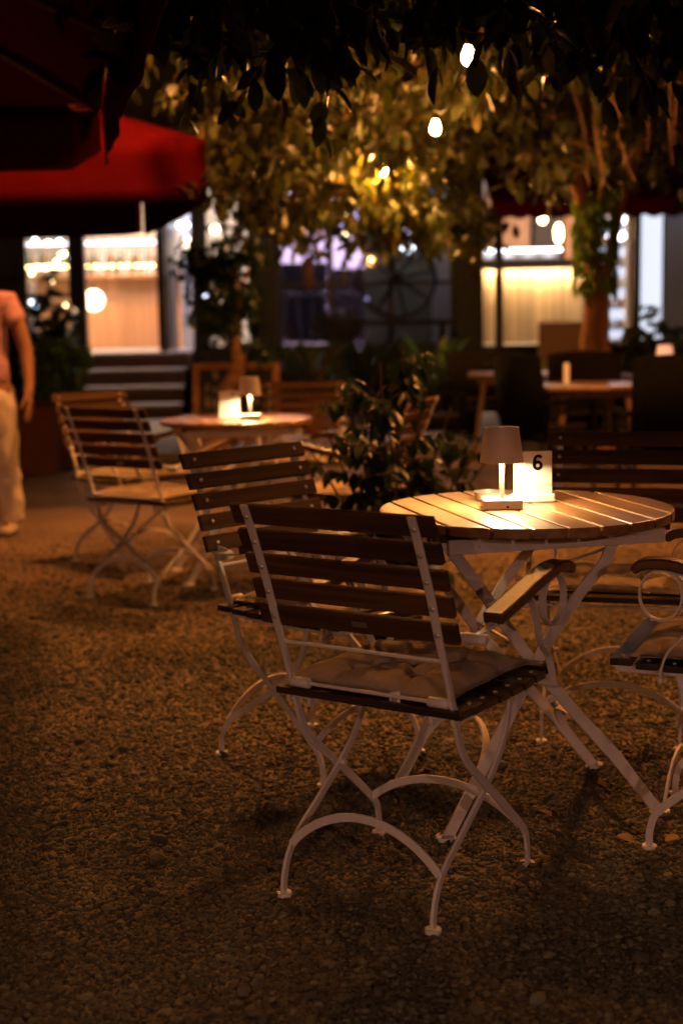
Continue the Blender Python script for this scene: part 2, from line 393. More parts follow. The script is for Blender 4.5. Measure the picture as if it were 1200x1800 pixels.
# ------------------------------------------------------------------ chair
ALONG = (1, 0, 0)
def make_chair(label):
    t = thing('garden_armchair', label, 'chair', group='folding garden armchairs with wooden slats around the tables')
    # backrest: five slats on two bars
    barp = [(-.303, .882), (-.280, .835), (-.250, .765), (-.222, .695), (-.198, .625), (-.165, .540), (-.135, .455), (-.110, .380), (-.075, .328), (-.010, .272), (.060, .215), (.165, .125), (.205, .085), (.218, .040), (.218, .004)]
    wd = [.0095, .0095, .0095, .0095, .0095, .0050, .0040, .0040, .0040, .0040, .0040, .0040, .0040, .0040, .0040]
    tn = [.0030, .0030, .0030, .0030, .0030, .0070, .0095, .0095, .0095, .0095, .0095, .0095, .0090, .0085, .0085]
    bar = [Vector((0, y, z)) for y, z in barp]
    def interp(arr, k=6):
        o = []
        for i in range(len(arr) - 1): o += [arr[i] + (arr[i + 1] - arr[i]) * j / k for j in range(k)]
        return o + [arr[-1]]
    pth = crom(bar); hw = interp(wd); hn = interp(tn)
    br = MB(); spos = []
    for i in range(5):
        # centre of the slat along the bar
        d = .028 + i * .0615
        L = 0
        for a, b_ in zip(pth[:-1], pth[1:]):
            s_ = (b_ - a).length
            if L + s_ >= d: c = a + (b_ - a) * ((d - L) / s_); tg = (b_ - a).normalized(); break
            L += s_
        nrm = Vector((0, -tg.z, tg.y))          # points forward
        if nrm.y < 0: nrm = -nrm
        rot = Matrix((Vector((1, 0, 0)), nrm, nrm.cross(Vector((1, 0, 0))) * -1)).transposed()
        # a slightly bowed slat: swept strip
        pts = [Vector((x, 0, 0)) + c + nrm * (.0105) for x in (-.243, -.12, 0, .12, .243)]
        br.sweep(pts, tg, .0232, .0070)
        for sx in (-.2, .2): spos.append((c + Vector((sx, 0, 0)), nrm))
    o = br.build('backrest', M['slat'], t, bevel=.003)
    sm = MB(); sm.lathe([(.0058, 0), (.0052, .0022), (.0028, .0034), (.0001, .0037)], 12)
    sme = None
    for c, nrm in spos:
        for sgn, off in ((-1, .0033), (1, .0174)):
            dirv = nrm * sgn
            if sme is None: so = sm.build('screw', M['screw'], o, smooth=50); sme = so.data
            else:
                so = bpy.data.objects.new('screw', sme); C.objects.link(so); so.parent = o
            so.rotation_euler = dirv.to_track_quat('Z', 'Y').to_euler(); so.location = c + nrm * (off if sgn > 0 else -off)
    pl = MB()
    pc = spos[8][0] * .5 + spos[9][0] * .5; pn = spos[8][1]
    tgz = Vector((0, -pn.z, pn.y)); tgz = tgz if tgz.z > 0 else -tgz
    pl.sweep([pc + pn * .0034 + Vector((x + .012, 0, 0)) for x in (-.018, .018)], tgz, .0065, .0012)
    plo = pl.build('plate', M['plate'], o, bevel=.0004)
    for sx in (-.2, .2):
        b = MB(); b.sweep([p + Vector((sx, 0, 0)) for p in pth], ALONG, hw, hn)
        if True:
            lo = b.build('back_leg', M['white'], t, bevel=.0018, smooth=35)
        gd = MB(); gd.lathe([(.0175, 0), (.0185, .004), (.017, .009), (.008, .0095)], 20, (sx, .218, 0)); gd.build('foot_cap', M['white'], lo, smooth=40)
    legp = [(-.208, .004), (-.205, .040), (-.188, .085), (-.150, .125), (-.065, .178), (.034, .243), (.098, .298), (.132, .345), (.150, .400), (.158, .440)]
    for sx in (-.188, .188):
        b = MB(); b.sweep(crom([(sx, y, z) for y, z in legp]), ALONG, .0040, .0092)
        lo = b.build('front_leg', M['white'], t, bevel=.0018, smooth=35)
        gd = MB(); gd.lathe([(.0175, 0), (.0185, .004), (.017, .009), (.008, .0095)], 20, (sx, -.208, 0)); gd.build('foot_cap', M['white'], lo, smooth=40)
        pv_ = MB(); pv_.tube([(sx - .004 if sx < 0 else sx - .016, .030, .240), (sx + .016 if sx < 0 else sx + .004, .030, .240)], .007, 12); pv_.build('pivot', M['white'], lo, smooth=40)
    def arch(y, z0, z1, hw_):
        p = []
        for i in range(21):
            a = math.pi * i / 20; cx = -math.cos(a)
            p.append((cx * hw_, y, z0 + (z1 - z0) * (math.sin(a) ** 1.7)))
        return p
    b = MB(); b.sweep(arch(-.175, .108, .200, .186), (0, 1, 0), .0036, .0095); b.build('leg_arch', M['white'], t, bevel=.0016, smooth=35)
    b = MB(); b.sweep(arch(.185, .105, .180, .198), (0, 1, 0), .0036, .0095); b.build('leg_arch', M['white'], t, bevel=.0016, smooth=35)
    b = MB(); b.tube([(-.2, -.176, .568), (.2, -.176, .568)], .0042, 10); b.build('cross_rod', M['white'], t, smooth=40)
    b = MB(); b.tube([(-.2, -.147, .472), (.2, -.147, .472)], .0042, 10)
    for sx in (-1, 1):
        b.tube([(sx * .196, -.147, .472), (sx * .192, -.147, .472), (sx * .150, -.147, .472), (sx * .147, -.147, .472)], [.009, .0115, .0115, .009], 14)
        b.box((sx * .170, -.140, .448), (.040, .014, .024)); b.box((sx * .153, -.140, .432), (.006, .014, .026))
    b.build('seat_rod', M['white'], t, smooth=40, bevel=.0015)
    # seat
    s = MB()
    ys = np.linspace(-.135, .285, 8)
    for i, y in enumerate(ys):
        zz = .452 - .006 * math.sin(math.pi * (i / 7)) + (.004 if i == 7 else 0)
        s.box((0, y, zz), (.462, .0515, .017))
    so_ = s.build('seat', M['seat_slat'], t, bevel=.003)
    sd = None
    for i, y in enumerate(ys):
        zz = .452 - .006 * math.sin(math.pi * (i / 7)) + (.004 if i == 7 else 0)
        for sx in (-.205, .205):
            q = bpy.data.objects.new('screw', sme); C.objects.link(q); q.parent = so_; q.location = (sx, y, zz + .0083)
    r_ = MB()
    for sx in (-.205, .205): r_.sweep([(sx, -.15, .437), (sx, .06, .433), (sx, .30, .437)], ALONG, .0035, .009)
    r_.tube([(-.205, .292, .434), (.205, .292, .434)], .004, 8)
    r_.build('seat_rail', M['white'], t, bevel=.001)
    # arms
    for sx in (-1, 1):
        x = sx * .238
        am = MB(); cp = crom([(x, -.032, .634), (x, .02, .645), (x, .08, .658), (x, .17, .679), (x, .25, .695), (x, .315, .694), (x, .348, .678)], 5)
        am.sweep(cp, ALONG, .0235, [.0125] * (len(cp) - 3) + [.0122, .011, .008])
        ao = am.build('armrest', M['arm'], t, bevel=.0045, smooth=50)
        mt = MB()
        # bracket from the back bar, sleeve, strap under the wood, ring and S-shaped support
        mt.sweep([(sx * .203, -.192, .617), (sx * .205, -.15, .612), (sx * .216, -.118, .609)], (0, 0, 1), .0100, .0035)
        mt.tube([(sx * .212, -.112, .607), (sx * .216, -.112, .607), (sx * .262, -.112, .607), (sx * .266, -.112, .607)], [.0095, .0125, .0125, .0095], 16)
        mt.sweep(crom([(x, -.112, .612), (x, -.06, .617), (x, .08, .645), (x, .25, .680)], 5), ALONG, .0085, .0028)
        ring = [(x, .272 + .058 * math.sin(a), .622 + .058 * math.cos(a)) for a in np.linspace(0, 2 * math.pi, 33)]
        mt.sweep(ring, ALONG, .0085, .0028)
        mt.sweep(crom([(x, .135, .655), (x, .165, .630), (x, .185, .585), (x, .205, .535), (x, .250, .490), (x, .268, .445), (x, .268, .415)], 6), ALONG, .0085, .0032)
        mt.tube([(sx * .205, .268, .425), (sx * .252, .268, .425)], .0075, 12)
        mt.build('arm_bracket', M['white'], ao, bevel=.001, smooth=40)
    return t
chairA = make_chair('front wooden armchair seen from behind, nearest the camera, with tufted cushion')
A_rot = R(-32.8)
chairA.location = (.129, 3.072, 0); chairA.rotation_euler = (0, 0, A_rot)
CH = [((-.082, 4.02), -133.6, 'slatted armchair behind and left of the nearest chair, its backrest leaning to the left'),
      ((.994, 3.343), 68.1, 'slatted armchair cut off by the right photo edge, seat front under the number 6 table'),
      ((.83, 4.25), 165.0, 'slatted armchair behind the number 6 table, its backrest right of the number card'),
      ((-.886, 6.489), -32.8, 'slatted armchair seen from behind at the far lit table, left of it'),
      ((-1.13, 7.42), -133.6, 'farthest left slatted armchair, only its orange lit top slats showing behind another chair'),
      ((-.215, 8.12), 179.0, 'slatted armchair behind the far lit table, facing the camera beside the small lamp'),
      ((.10, 6.55), 68.1, 'slatted armchair right of the far lit table, mostly hidden behind the bushy ficus')]
chairs = [chairA]
for (xy, a, lb) in CH: chairs.append(copy_tree(chairA, None, (xy[0], xy[1], 0), R(a), lb))

for c_ in kids(chairs[2]):
    if c_.name.startswith('armrest'): c_.scale = (1, .83, 1); c_.location = (0, -.19 * .17, 0)

def make_cushion(label, seed):
    r = random.Random(seed); n = 44; V = []; Fc = []
    sx, sy = .205, .205
    tufts = [(-.38, -.36), (.36, -.40), (-.34, .38), (.40, .34), (.02, .0)]
    ph = [r.random() * 6 for _ in range(6)]
    def top(u, v):
        e = max(0.0, 1 - abs(u) ** 5) ** .5 * max(0.0, 1 - abs(v) ** 5) ** .5
        h = .008 + .031 * e
        for (a, b_) in tufts:
            d2 = (u - a) ** 2 + (v - b_) ** 2
            h -= .026 * math.exp(-d2 / .016) * e
        # creases between tufts and out to the edge
        segs = [(0, 4), (1, 4), (2, 4), (3, 4), (0, 1), (2, 3), (0, 2), (1, 3)]
        for i, j in segs:
            a = Vector(tufts[i]); b_ = Vector(tufts[j]); q = Vector((u, v)); ab = b_ - a
            tt = max(0, min(1, (q - a).dot(ab) / ab.dot(ab))); d = (q - a - ab * tt).length
            h -= .014 * math.exp(-(d / .045) ** 2) * e
        for a, b_ in tufts[:4]:
            for k in range(2):
                ex, ey = (math.copysign(1, a), b_ * 1.1) if k == 0 else (a * 1.1, math.copysign(1, b_))
                A_ = Vector((a, b_)); ab = Vector((ex, ey)) - A_; q = Vector((u, v))
                tt = max(0, min(1, (q - A_).dot(ab) / ab.dot(ab))); d = (q - A_ - ab * tt).length
                h -= .013 * math.exp(-(d / .05) ** 2) * e * (1 - .5 * tt)
        h += .003 * math.sin(5 * u + ph[0]) * math.sin(6 * v + ph[1]) * e + .0018 * math.sin(17 * u + 9 * v + ph[2]) * e
        return h
    for j in range(n + 1):
        for i in range(n + 1):
            u, v = i / n * 2 - 1, j / n * 2 - 1
            pin = 1 - .045 * (1 - abs(u) ** 2) * abs(v) ** 3
            pin2 = 1 - .045 * (1 - abs(v) ** 2) * abs(u) ** 3
            V.append((u * sx * pin2 * (1 + .01 * math.sin(7 * v + ph[3])), v * sy * pin * (1 + .01 * math.sin(8 * u + ph[4])), top(u, v)))
    o = (n + 1) ** 2
    for j in range(n + 1):
        for i in range(n + 1):
            x, y, z = V[j * (n + 1) + i]
            u, v = i / n * 2 - 1, j / n * 2 - 1
            e = max(0, 1 - abs(u) ** 6) * max(0, 1 - abs(v) ** 6)
            V.append((x, y, .010 - .0098 * e ** .5))
    for j in range(n):
        for i in range(n):
            a = j * (n + 1) + i
            Fc.append((a, a + 1, a + n + 2, a + n + 1)); Fc.append((o + a, o + a + n + 1, o + a + n + 2, o + a + 1))
    for i in range(n):
        a = i; Fc.append((a, o + a, o + a + 1, a + 1))
        a = n * (n + 1) + i; Fc.append((a, a + 1, o + a + 1, o + a))
        a = i * (n + 1); Fc.append((a, a + n + 1, o + a + n + 1, o + a))
        a = i * (n + 1) + n; Fc.append((a, o + a, o + a + n + 1, a + n + 1))
    mb = MB(); mb.add(V, Fc)
    return tag(mb.build('seat_cushion', M['cushion'], None, smooth=180), label, 'cushion', 'tufted beige cushions on the garden armchairs')
cl = ['beige tufted cushion on the seat of the nearest chair, with white care tag',
      'thin beige cushion on the chair whose backrest leans left behind the nearest chair',
      'beige cushion on the armchair cut off by the right photo edge',
      'beige cushion seen under the number 6 table on the chair behind it',
      'beige cushion on the back-view armchair left of the far lit table',
      'beige cushion on the farthest left armchair behind the back-view chair',
      'beige cushion on the armchair facing the camera behind the far lit table',
      'beige cushion below the lit armrest left of the bushy ficus']
for i, ch in enumerate(chairs):
    o = make_cushion(cl[i], i)
    a = ch.rotation_euler[2]
    off = Matrix.Rotation(a, 3, 'Z') @ Vector((-.020, .062, 0))
    o.location = (ch.location.x + off.x, ch.location.y + off.y, .4612); o.rotation_euler = (0, 0, a)
    if i == 0:
        tg_ = MB(); tg_.box((.085, -.2065, .004), (.026, .0012, .030), Matrix.Rotation(R(-14), 3, 'Y') @ Matrix.Rotation(R(-20), 3, 'X'))
        tgo = tg_.build('care_tag', M['tag'], o)
        bl = MB(); bl.box((.0845, -.2079, .0025), (.014, .0006, .012), Matrix.Rotation(R(-14), 3, 'Y') @ Matrix.Rotation(R(-20), 3, 'X')); bl.build('print_mark', M['greywall'], tgo)

# ------------------------------------------------------------------ round tables
ZT = .775; TR = .371
def make_table(label):
    t = thing('round_table', label, 'table', group='round slatted garden tables on white folding legs')
    tp = MB(); nsl = 9; wsl = 2 * TR / nsl; gap = .0075
    for i in range(nsl):
        x0 = -TR + i * wsl + gap / 2; x1 = x0 + wsl - gap
        xs = np.linspace(x0, x1, 9); poly = []
        up = [(x, math.sqrt(max(TR ** 2 - x * x, 0.0))) for x in xs]
        ring = up + [(x, -y) for x, y in reversed(up)]
        ring = [p for k, p in enumerate(ring) if k == 0 or (Vector(p) - Vector(ring[k - 1])).length > 1e-4]
        n = len(ring); vs = [(x, y, ZT) for x, y in ring] + [(x, y, ZT - .024) for x, y in ring]
        fs = [tuple(range(n - 1, -1, -1)), tuple(range(n, 2 * n))] + [(k, (k + 1) % n, n + (k + 1) % n, n + k) for k in range(n)]
        tp.add(vs, fs)
    top = tp.build('table_top', M['tabletop'], t, bevel=.0028)
    bm = bmesh.new(); bm.from_mesh(top.data); bmesh.ops.recalc_face_normals(bm, faces=bm.faces); bm.to_mesh(top.data); bm.free()
    ba = MB()
    for y in (-.19, .19): ba.box((0, y, ZT - .0345), (.60, .034, .0205), mi=0)
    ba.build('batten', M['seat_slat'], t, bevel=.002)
    for y in (-.215, .215):
        ap = MB(); ap.box((.0, y, ZT - .055), (.56, .008, .036)); 
        for sx in (-.2, .2): ap.tube([(sx, y - .008, ZT - .055), (sx, y + .008, ZT - .055)], .006, 10)
        ap.build('apron_rail', M['white'], t, bevel=.0015)
    for sy in (-1, 1):
        y = sy * .208
        a = MB(); a.sweep(crom([(-.285, y, .004), (-.215, y, .13), (-.094, y, .350), (-.02, y, .480), (.06, y, .590), (.125, y, .665), (.150, y, .735)]), (0, 1, 0), .0045, .0145)
        lo = a.build('leg', M['white'], t, bevel=.002, smooth=35)
        f_ = MB(); f_.lathe([(.026, 0), (.027, .004), (.024, .010), (.010, .011)], 20, (-.29, y, 0)); f_.build('foot_cap', M['white'], lo, smooth=40)
        y = sy * .196
        b = MB(); b.sweep(crom([(.285, y, .004), (.17, y, .150), (.049, y, .290), (-.04, y, .395), (-.12, y, .505), (-.20, y, .620), (-.285, y, .735)]), (0, 1, 0), .0045, .0145)
        lo = b.build('leg', M['white'], t, bevel=.002, smooth=35)
        f_ = MB(); f_.lathe([(.026, 0), (.027, .004), (.024, .010), (.010, .011)], 20, (.288, y, 0)); f_.build('foot_cap', M['white'], lo, smooth=40)
        pv_ = MB(); pv_.tube([(-.045, sy * .19, .415), (-.045, sy * .217, .415)], .010, 14); pv_.build('pivot', M['white'], t, smooth=40)
    for sx, u0, zz in ((-1, -.225, .115), (1, .215, .10)):
        p = []
        for i in range(21):
            q = math.pi * i / 20
            h = math.sin(q) ** .75
            p.append((u0 - sx * h * .085, -math.cos(q) * .198, zz + h * .125))
        ar = MB(); ar.sweep(p, (sx * .8, 0, .58), .010, .0035); ar.build('leg_arch', M['white'], t, bevel=.001, smooth=35)
    st = MB(); st.tube([(-.06, -.19, .44), (-.06, .19, .44)], .005, 8); st.tube([(.05, .19, .55), (.17, -.19, .70)], .004, 8); st.build('stay', M['white'], t, smooth=40)
    return t
T1 = make_table('round slatted table with the number 6 card, in the foreground')
T1.location = (.468, 3.594, 0); T1.rotation_euler = (0, 0, R(14.5))
T2 = copy_tree(T1, None, (-.507, 6.97, 0), R(14.5), 'smaller looking round slatted table farther back with glowing card and lamp')

# ------------------------------------------------------------------ table lamps, cards, ashtray
def make_lamp(label):
    t = thing('table_lamp', label, 'lamp', group='small cordless lamps on the garden tables')
    b = MB(); b.box((0, 0, .0125), (.100, .094, .025)); bo = b.build('base', M['lamp_metal'], t, bevel=.0025)
    q = MB(); q.box((.012, -.0472, .0075), (.006, .002, .005)); q.build('port', M['ink'], bo)
    b = MB(); b.box((0, 0, .115), (.012, .012, .18)); b.build('stem', M['lamp_metal'], t, bevel=.001)
    b = MB(); b.lathe([(.0555, .117), (.0432, .205)], 48, closed=True)
    b.lathe([(.0432, .205), (.0405, .2045), (.0400, .1995), (.0525, .1195), (.0555, .117)], 48, closed=True)
    so = b.build('lamp_shade', M['shade'], t, smooth=40)
    b = MB(); b.lathe([(.0398, .1975), (.001, .1985)], 40, closed=True); b.lathe([(.0398, .1975), (.0522, .121)], 40, closed=True); b.build('shade_liner', M['shade_in'], so, smooth=40)
    b = MB(); b.disc((0, 0, .130), .028, 24, nz=-1); b.lathe([(.030, .130), (.030, .138), (.001, .138)], 24, closed=True, mi=1); b.build('led_disc', [M['led'], M['shade_in']], t)
    return t
L1 = make_lamp('taupe shaded table lamp glowing beside the number 6 card')
L1.location = (.408, 3.590, ZT + .0008); L1.rotation_euler = (0, 0, R(-3))
L2 = copy_tree(L1, None, (.0, 0, 0), R(4), 'pale shaded table lamp on the far lit table, beside a blank looking card')
p = P(440, 727, 6.86); L2.location = (p.x, 6.86, ZT + .0008)

def text_mesh(body, size, name, m, parent, loc, rot, bold=0.0, align='CENTER'):
    cu = bpy.data.curves.new(name, 'FONT'); cu.body = body; cu.size = size; cu.align_x = align; cu.align_y = 'CENTER'
    cu.offset = bold; cu.extrude = .0002
    to = bpy.data.objects.new(name + '_curve', cu); C.objects.link(to)
    dg = bpy.context.evaluated_depsgraph_get(); dg.update()
    me = bpy.data.meshes.new_from_object(to.evaluated_get(dg)); C.objects.unlink(to); bpy.data.objects.remove(to)
    me.materials.clear(); me.materials.append(m)
    o = bpy.data.objects.new(name, me); C.objects.link(o); o.parent = parent; o.location = loc; o.rotation_euler = rot
    return o
def make_card(label, num, detail):
    t = thing('number_card', label, 'table sign', group='number cards standing on the garden tables')
    b = MB(); b.box((0, 0, .011), (.112, .034, .022)); b.build('card_base', M['card'], t, bevel=.004)
    b = MB(); b.box((0, 0, .0775), (.101, .003, .1115)); co = b.build('panel', M['card'], t, bevel=.0008)
    fr = (R(90), 0, 0); y = -.0021
    if num:
        six = [(.0090, .0120), (.0062, .0160), (.0010, .0172), (-.0045, .0145), (-.0078, .0080), (-.0090, .0000)]
        six += [(.0090 * -math.cos(q), -.0075 - .0088 * math.sin(q)) for q in np.linspace(.25, 2 * math.pi - .1, 26)]
        nm = MB(); nm.sweep(crom([(.0125 + a * 1.0, y, .1035 + c * 1.0) for a, c in six], 3), (0, 1, 0), .0003, .0043)
        nm.build('numeral', M['ink'], co)
    if detail:
        e = MB()
        p_ = [(-.028 + .0115 * math.sin(a), y, .100 + .0115 * math.cos(a)) for a in np.linspace(0, 2 * math.pi, 33)]
        e.sweep(p_, (0, 1, 0), .0002, .0003, 0)
        for k in range(5): e.box((-.0345 + .0032 * k, y, .0915), (.0016 + .0008 * (k % 2), .0004, .0018), mi=0)
        e.lathe([(.0001, -.0045), (.0025, -.002), (.0032, .0012), (.001, .0045), (.0001, .005)], 10, (-.028, y + .0027, .102), mi=1)
        e.build('emblem', [M['greywall'], M['gold']], co)
        sb = MB(); r = random.Random(5)
        for k in range(9): 
            sb.box((.0 + .0035 * k, y, .0415), (.0022, .0004, r.uniform(.002, .0042)), Matrix.Rotation(R(r.uniform(-25, 25)), 3, 'Y'))
        for k in range(2): sb.box((.040 + .005 * k, y, .044), (.003, .0004, .006), mi=1)
        sb.build('print_line', [M['greywall'], M['gold']], co)
    return t
c1 = make_card('white card with large black number 6, standing beside the lit lamp', '6', True)
c1.location = (.500, 3.688, ZT + .0008); c1.rotation_euler = (0, 0, R(4))
c2 = make_card('glowing blank looking card with small dark mark, on the far lit table', '', False)
mk = MB(); mk.box((.016, -.0021, .118), (.012, .0004, .009), Matrix.Rotation(R(20), 3, 'Y')); mk.build('numeral', M['ink'], [k for k in kids(c2) if k.name.startswith('panel')][0])
p = P(404, 733, 6.99); c2.location = (p.x, 6.99, ZT + .0008); c2.rotation_euler = (0, 0, R(3))
at_ = MB(); at_.lathe([(.001, .002), (.036, .002), (.038, .004), (.040, .024), (.0385, .0245), (.0365, .006), (.001, .005)], 32, closed=True)
o = at_.build('ashtray', M['glass_tray'], None, smooth=35); o.location = (.392, 3.742, ZT + .0005)
tag(o, 'low round steel ashtray behind the lamp base on the number 6 table', 'ashtray')

# ------------------------------------------------------------------ parasols
def make_umbrella(name, label, centre, rot, size, zc, rise, val, canvas, seed):
    t = thing(name, label, 'parasol', (centre[0], centre[1], 0), rot, 'large square parasols at the left')
    h = size / 2; n = 16; r = random.Random(seed)
    corners = [(-h, -h), (h, -h), (h, h), (-h, h)]
    c = MB(); va = MB()
    for k in range(4):
        a = Vector(corners[k] + (0,)); b = Vector(corners[(k + 1) % 4] + (0,))
        vs = []; fs = []
        for i in range(n + 1):
            s_ = i / n
            for j in range(n + 1):
                q = (a + (b - a) * (j / n)) * s_
                edge = 4 * (j / n) * (1 - j / n)
                z = zc + rise * (1 - s_) - .05 * math.sin(math.pi * s_) * edge - .035 * edge * s_
                q = q * (1 - .012 * edge * s_)
                vs.append((q.x, q.y, z))
        for i in range(n):
            for j in range(n):
                o = i * (n + 1) + j; fs.append((o, o + n + 1, o + n + 2, o + 1))
        c.add(vs, fs)
        vs = []; fs = []; m = 28
        out = Vector((a.y + b.y, -(a.x + b.x), 0)); out = (a + b).normalized()
        for j in range(m + 1):
            f_ = j / m; edge = 4 * f_ * (1 - f_)
            q = (a + (b - a) * f_) * (1 - .012 * edge); zt_ = zc - .035 * edge
            fl = .008 * math.sin(f_ * 19 + seed + k) + .005 * math.sin(f_ * 43 + k)
            # rounded lower corners
            ed = min(f_, 1 - f_) * size; vl = val * (1 - (.28 if seed == 1 else .04) * max(0, 1 - ed / .10) ** 2)
            for i in range(5):
                g_ = i / 4; vs.append(tuple(q + out * (.008 + (.006 + fl) * g_ * g_) + Vector((0, 0, zt_ - vl * g_))))
        for j in range(m):
            for i in range(4):
                o = j * 5 + i; fs.append((o, o + 1, o + 6, o + 5))
        va.add(vs, fs)
    co = c.build('canopy', canvas, t, smooth=60)
    md = co.modifiers.new('thick', 'SOLIDIFY'); md.thickness = .003
    vo = va.build('valance', canvas, t, smooth=60); md = vo.modifiers.new('thick', 'SOLIDIFY'); md.thickness = .003
    for k in range(8):
        if k % 2 == 0: e = Vector(corners[k // 2] + (0,))
        else:
            e = (Vector(corners[k // 2] + (0,)) + Vector(corners[(k // 2 + 1) % 4] + (0,))) / 2
        sag = 0 if k % 2 == 0 else .035
        rb = MB(); rb.tube([(0, 0, zc + rise - .03), (e.x * .5, e.y * .5, zc + rise * .5 - .045 - sag), (e.x * .985, e.y * .985, zc - .03 - sag)], .014, 8); rb.build('rib', M['rib'], t, smooth=40)
        s_ = MB(); s_.tube([(0, 0, zc - .30), (e.x * .5, e.y * .5, zc + rise * .5 - .06 - sag)], .010, 6); s_.build('strut', M['rib'], t, smooth=40)
    pm = MB(); pm.tube([(0, 0, .06), (0, 0, zc + rise + .04)], .032, 14); pm.build('pole', M['pole'], t, smooth=40)
    hb = MB(); hb.lathe([(.04, zc - .36), (.065, zc - .34), (.065, zc - .26), (.04, zc - .24)], 16); hb.build('hub', M['pole'], t, smooth=40)
    fi = MB(); fi.lathe([(.035, zc + rise + .02), (.05, zc + rise + .05), (.03, zc + rise + .09), (.0001, zc + rise + .11)], 16, closed=True); fi.build('finial', M['pole'], t, smooth=40)
    bs = MB(); bs.box((0, 0, .035), (.8, .8, .07)); bs.build('base', M['black'], t, bevel=.01)
    return t
make_umbrella('parasol', 'dark maroon parasol nearest the camera, filling the top left corner', (-2.66, 4.52), R(11.5), 4.0, 2.27, .85, .30, M['maroon'], 1)
make_umbrella('parasol', 'bright red lit parasol behind the dark one, above the bar door', (-2.90, 9.98), R(13.8), 3.5, 2.32, .75, .36, M['red'], 2)

# ------------------------------------------------------------------ string of bulbs in the tree
bulbs = [P(822, 95, 5.5), P(765, 222, 7.3), P(672, 298, 9.4), P(708, 362, 12.4)]
blab = ['largest and highest glowing string bulb, at the top of the tree canopy', 'second glowing string bulb, lower and left of the largest one',
        'third string bulb half hidden in lit leaves, below the second', 'farthest small string bulb glowing among leaves above the wheel']
def make_bulb(label, p, m, grp, shade=False):
    t = thing('string_bulb', label, 'light bulb', p, random.random() * 6, grp)
    b = MB(); b.lathe([(.0001, -.040), (.012, -.037), (.021, -.026), (.0225, -.012), (.020, .004), (.014, .020), (.011, .028)], 20, closed=True)
    b.build('glass', m, t, smooth=60)
    b = MB(); b.lathe([(.011, .028), (.015, .030), (.016, .062), (.009, .070), (.003, .072)], 14); b.build('socket', M['cable'], t, smooth=40)
    if shade:  # only the added lamps have one; it keeps their light off the leaves
        b = MB(); b.lathe([(.17, -.044 if shade == 1 else -.110), (.165, -.02), (.10, .055), (.018, .075)], 28, closed=True); b.build('lamp_shade', M['black'], t, smooth=40)
        b = MB(); b.tube([(0, 0, .07), (0, 0, 2.2 if shade == 1 else .5)], .004, 6); b.build('cord', M['cable'], t)
    return t
for p, lb, bm0 in zip(bulbs, blab, ('bulb_low', 'bulb_low', 'bulb', 'bulb')): make_bulb(lb, p, M[bm0], 'warm string bulbs in the tree')
cb = MB(); pts = []
anchor = [Vector((.75, 4.1, 2.75))] + [b + Vector((0, 0, .075)) for b in bulbs] + [Vector((.7, 15.5, 2.9))]
for a, b in zip(anchor[:-1], anchor[1:]):
    for k in range(8):
        t_ = k / 8; q = a.lerp(b, t_); q.z -= .22 * math.sin(math.pi * t_) * .5; pts.append(q)
pts.append(anchor[-1]); cb.tube(pts, .004, 6)
tag(cb.build('string_cable', M['cable'], None, smooth=60), 'thin dark cable carrying the glowing bulbs through the tree', 'cable')
# added unseen lamps: fill from behind the viewer and left, ground light from above
rest = [((1.9, -3.6, 2.45), 1), ((-1.3, -4.6, 2.45), 1), ((-4.8, -3.2, 2.45), 1), ((-5.4, 6.2, 2.25), 1), ((-.90, 7.6, 3.75), 2), ((3.0, 7.2, 3.4), 2)]
for i, (p, k) in enumerate(rest):
    make_bulb(['added shaded fill lamp, unseen behind the viewer on the right', 'added shaded fill lamp, unseen behind the viewer near the middle', 'added shaded fill lamp, unseen behind the viewer on the far left', 'added shaded fill lamp, unseen left of the parasols', 'added unseen lamp lighting the ground between the parasols and the tree', 'added unseen lamp lighting the ground at the right side of the garden'][i],
              Vector(p), M['fill_left'] if i == 3 else M['fill_pink'] if i == 0 else M['bulb_fill'] if k == 1 else M['fill_down'], 'unseen lamps added to light the garden', k).scale = (4.2,) * 3 if k == 2 else (1, 1, 1)
bulbs.append(Vector(rest[-2][0])); bulbs.append(Vector(rest[-1][0]))


# ------------------------------------------------------------------ leaves
def leaf_shape(det):
    """unit leaf along +x, length 1"""
    if det:
        xs = [0, .12, .3, .5, .7, .86, 1.0]; ws = [0.0, .13, .21, .235, .20, .12, 0.0]
    else:
        xs = [0, .3, .68, 1.0]; ws = [0, .20, .20, 0]
    v = []; f = []
    for x, w_ in zip(xs, ws):
        bend = -.16 * x * x
        v.append((x, 0, bend))
        if w_ > 0: v.append((x, w_, bend + .30 * w_)); v.append((x, -w_, bend + .30 * w_))
    n = len(xs)
    idx = [0] + [1 + 3 * i for i in range(n - 2)] + [1 + 3 * (n - 2)]
    for i in range(n - 1):
        a, b = idx[i], idx[i + 1]
        if i == 0: f += [(a, b, b + 1), (a, b + 2, b)]
        elif i == n - 2: f += [(a, b, a + 1), (a, a + 2, b)]
        else: f += [(a, b, b + 1, a + 1), (a, a + 2, b + 2, b)]
    return np.array(v, float), f
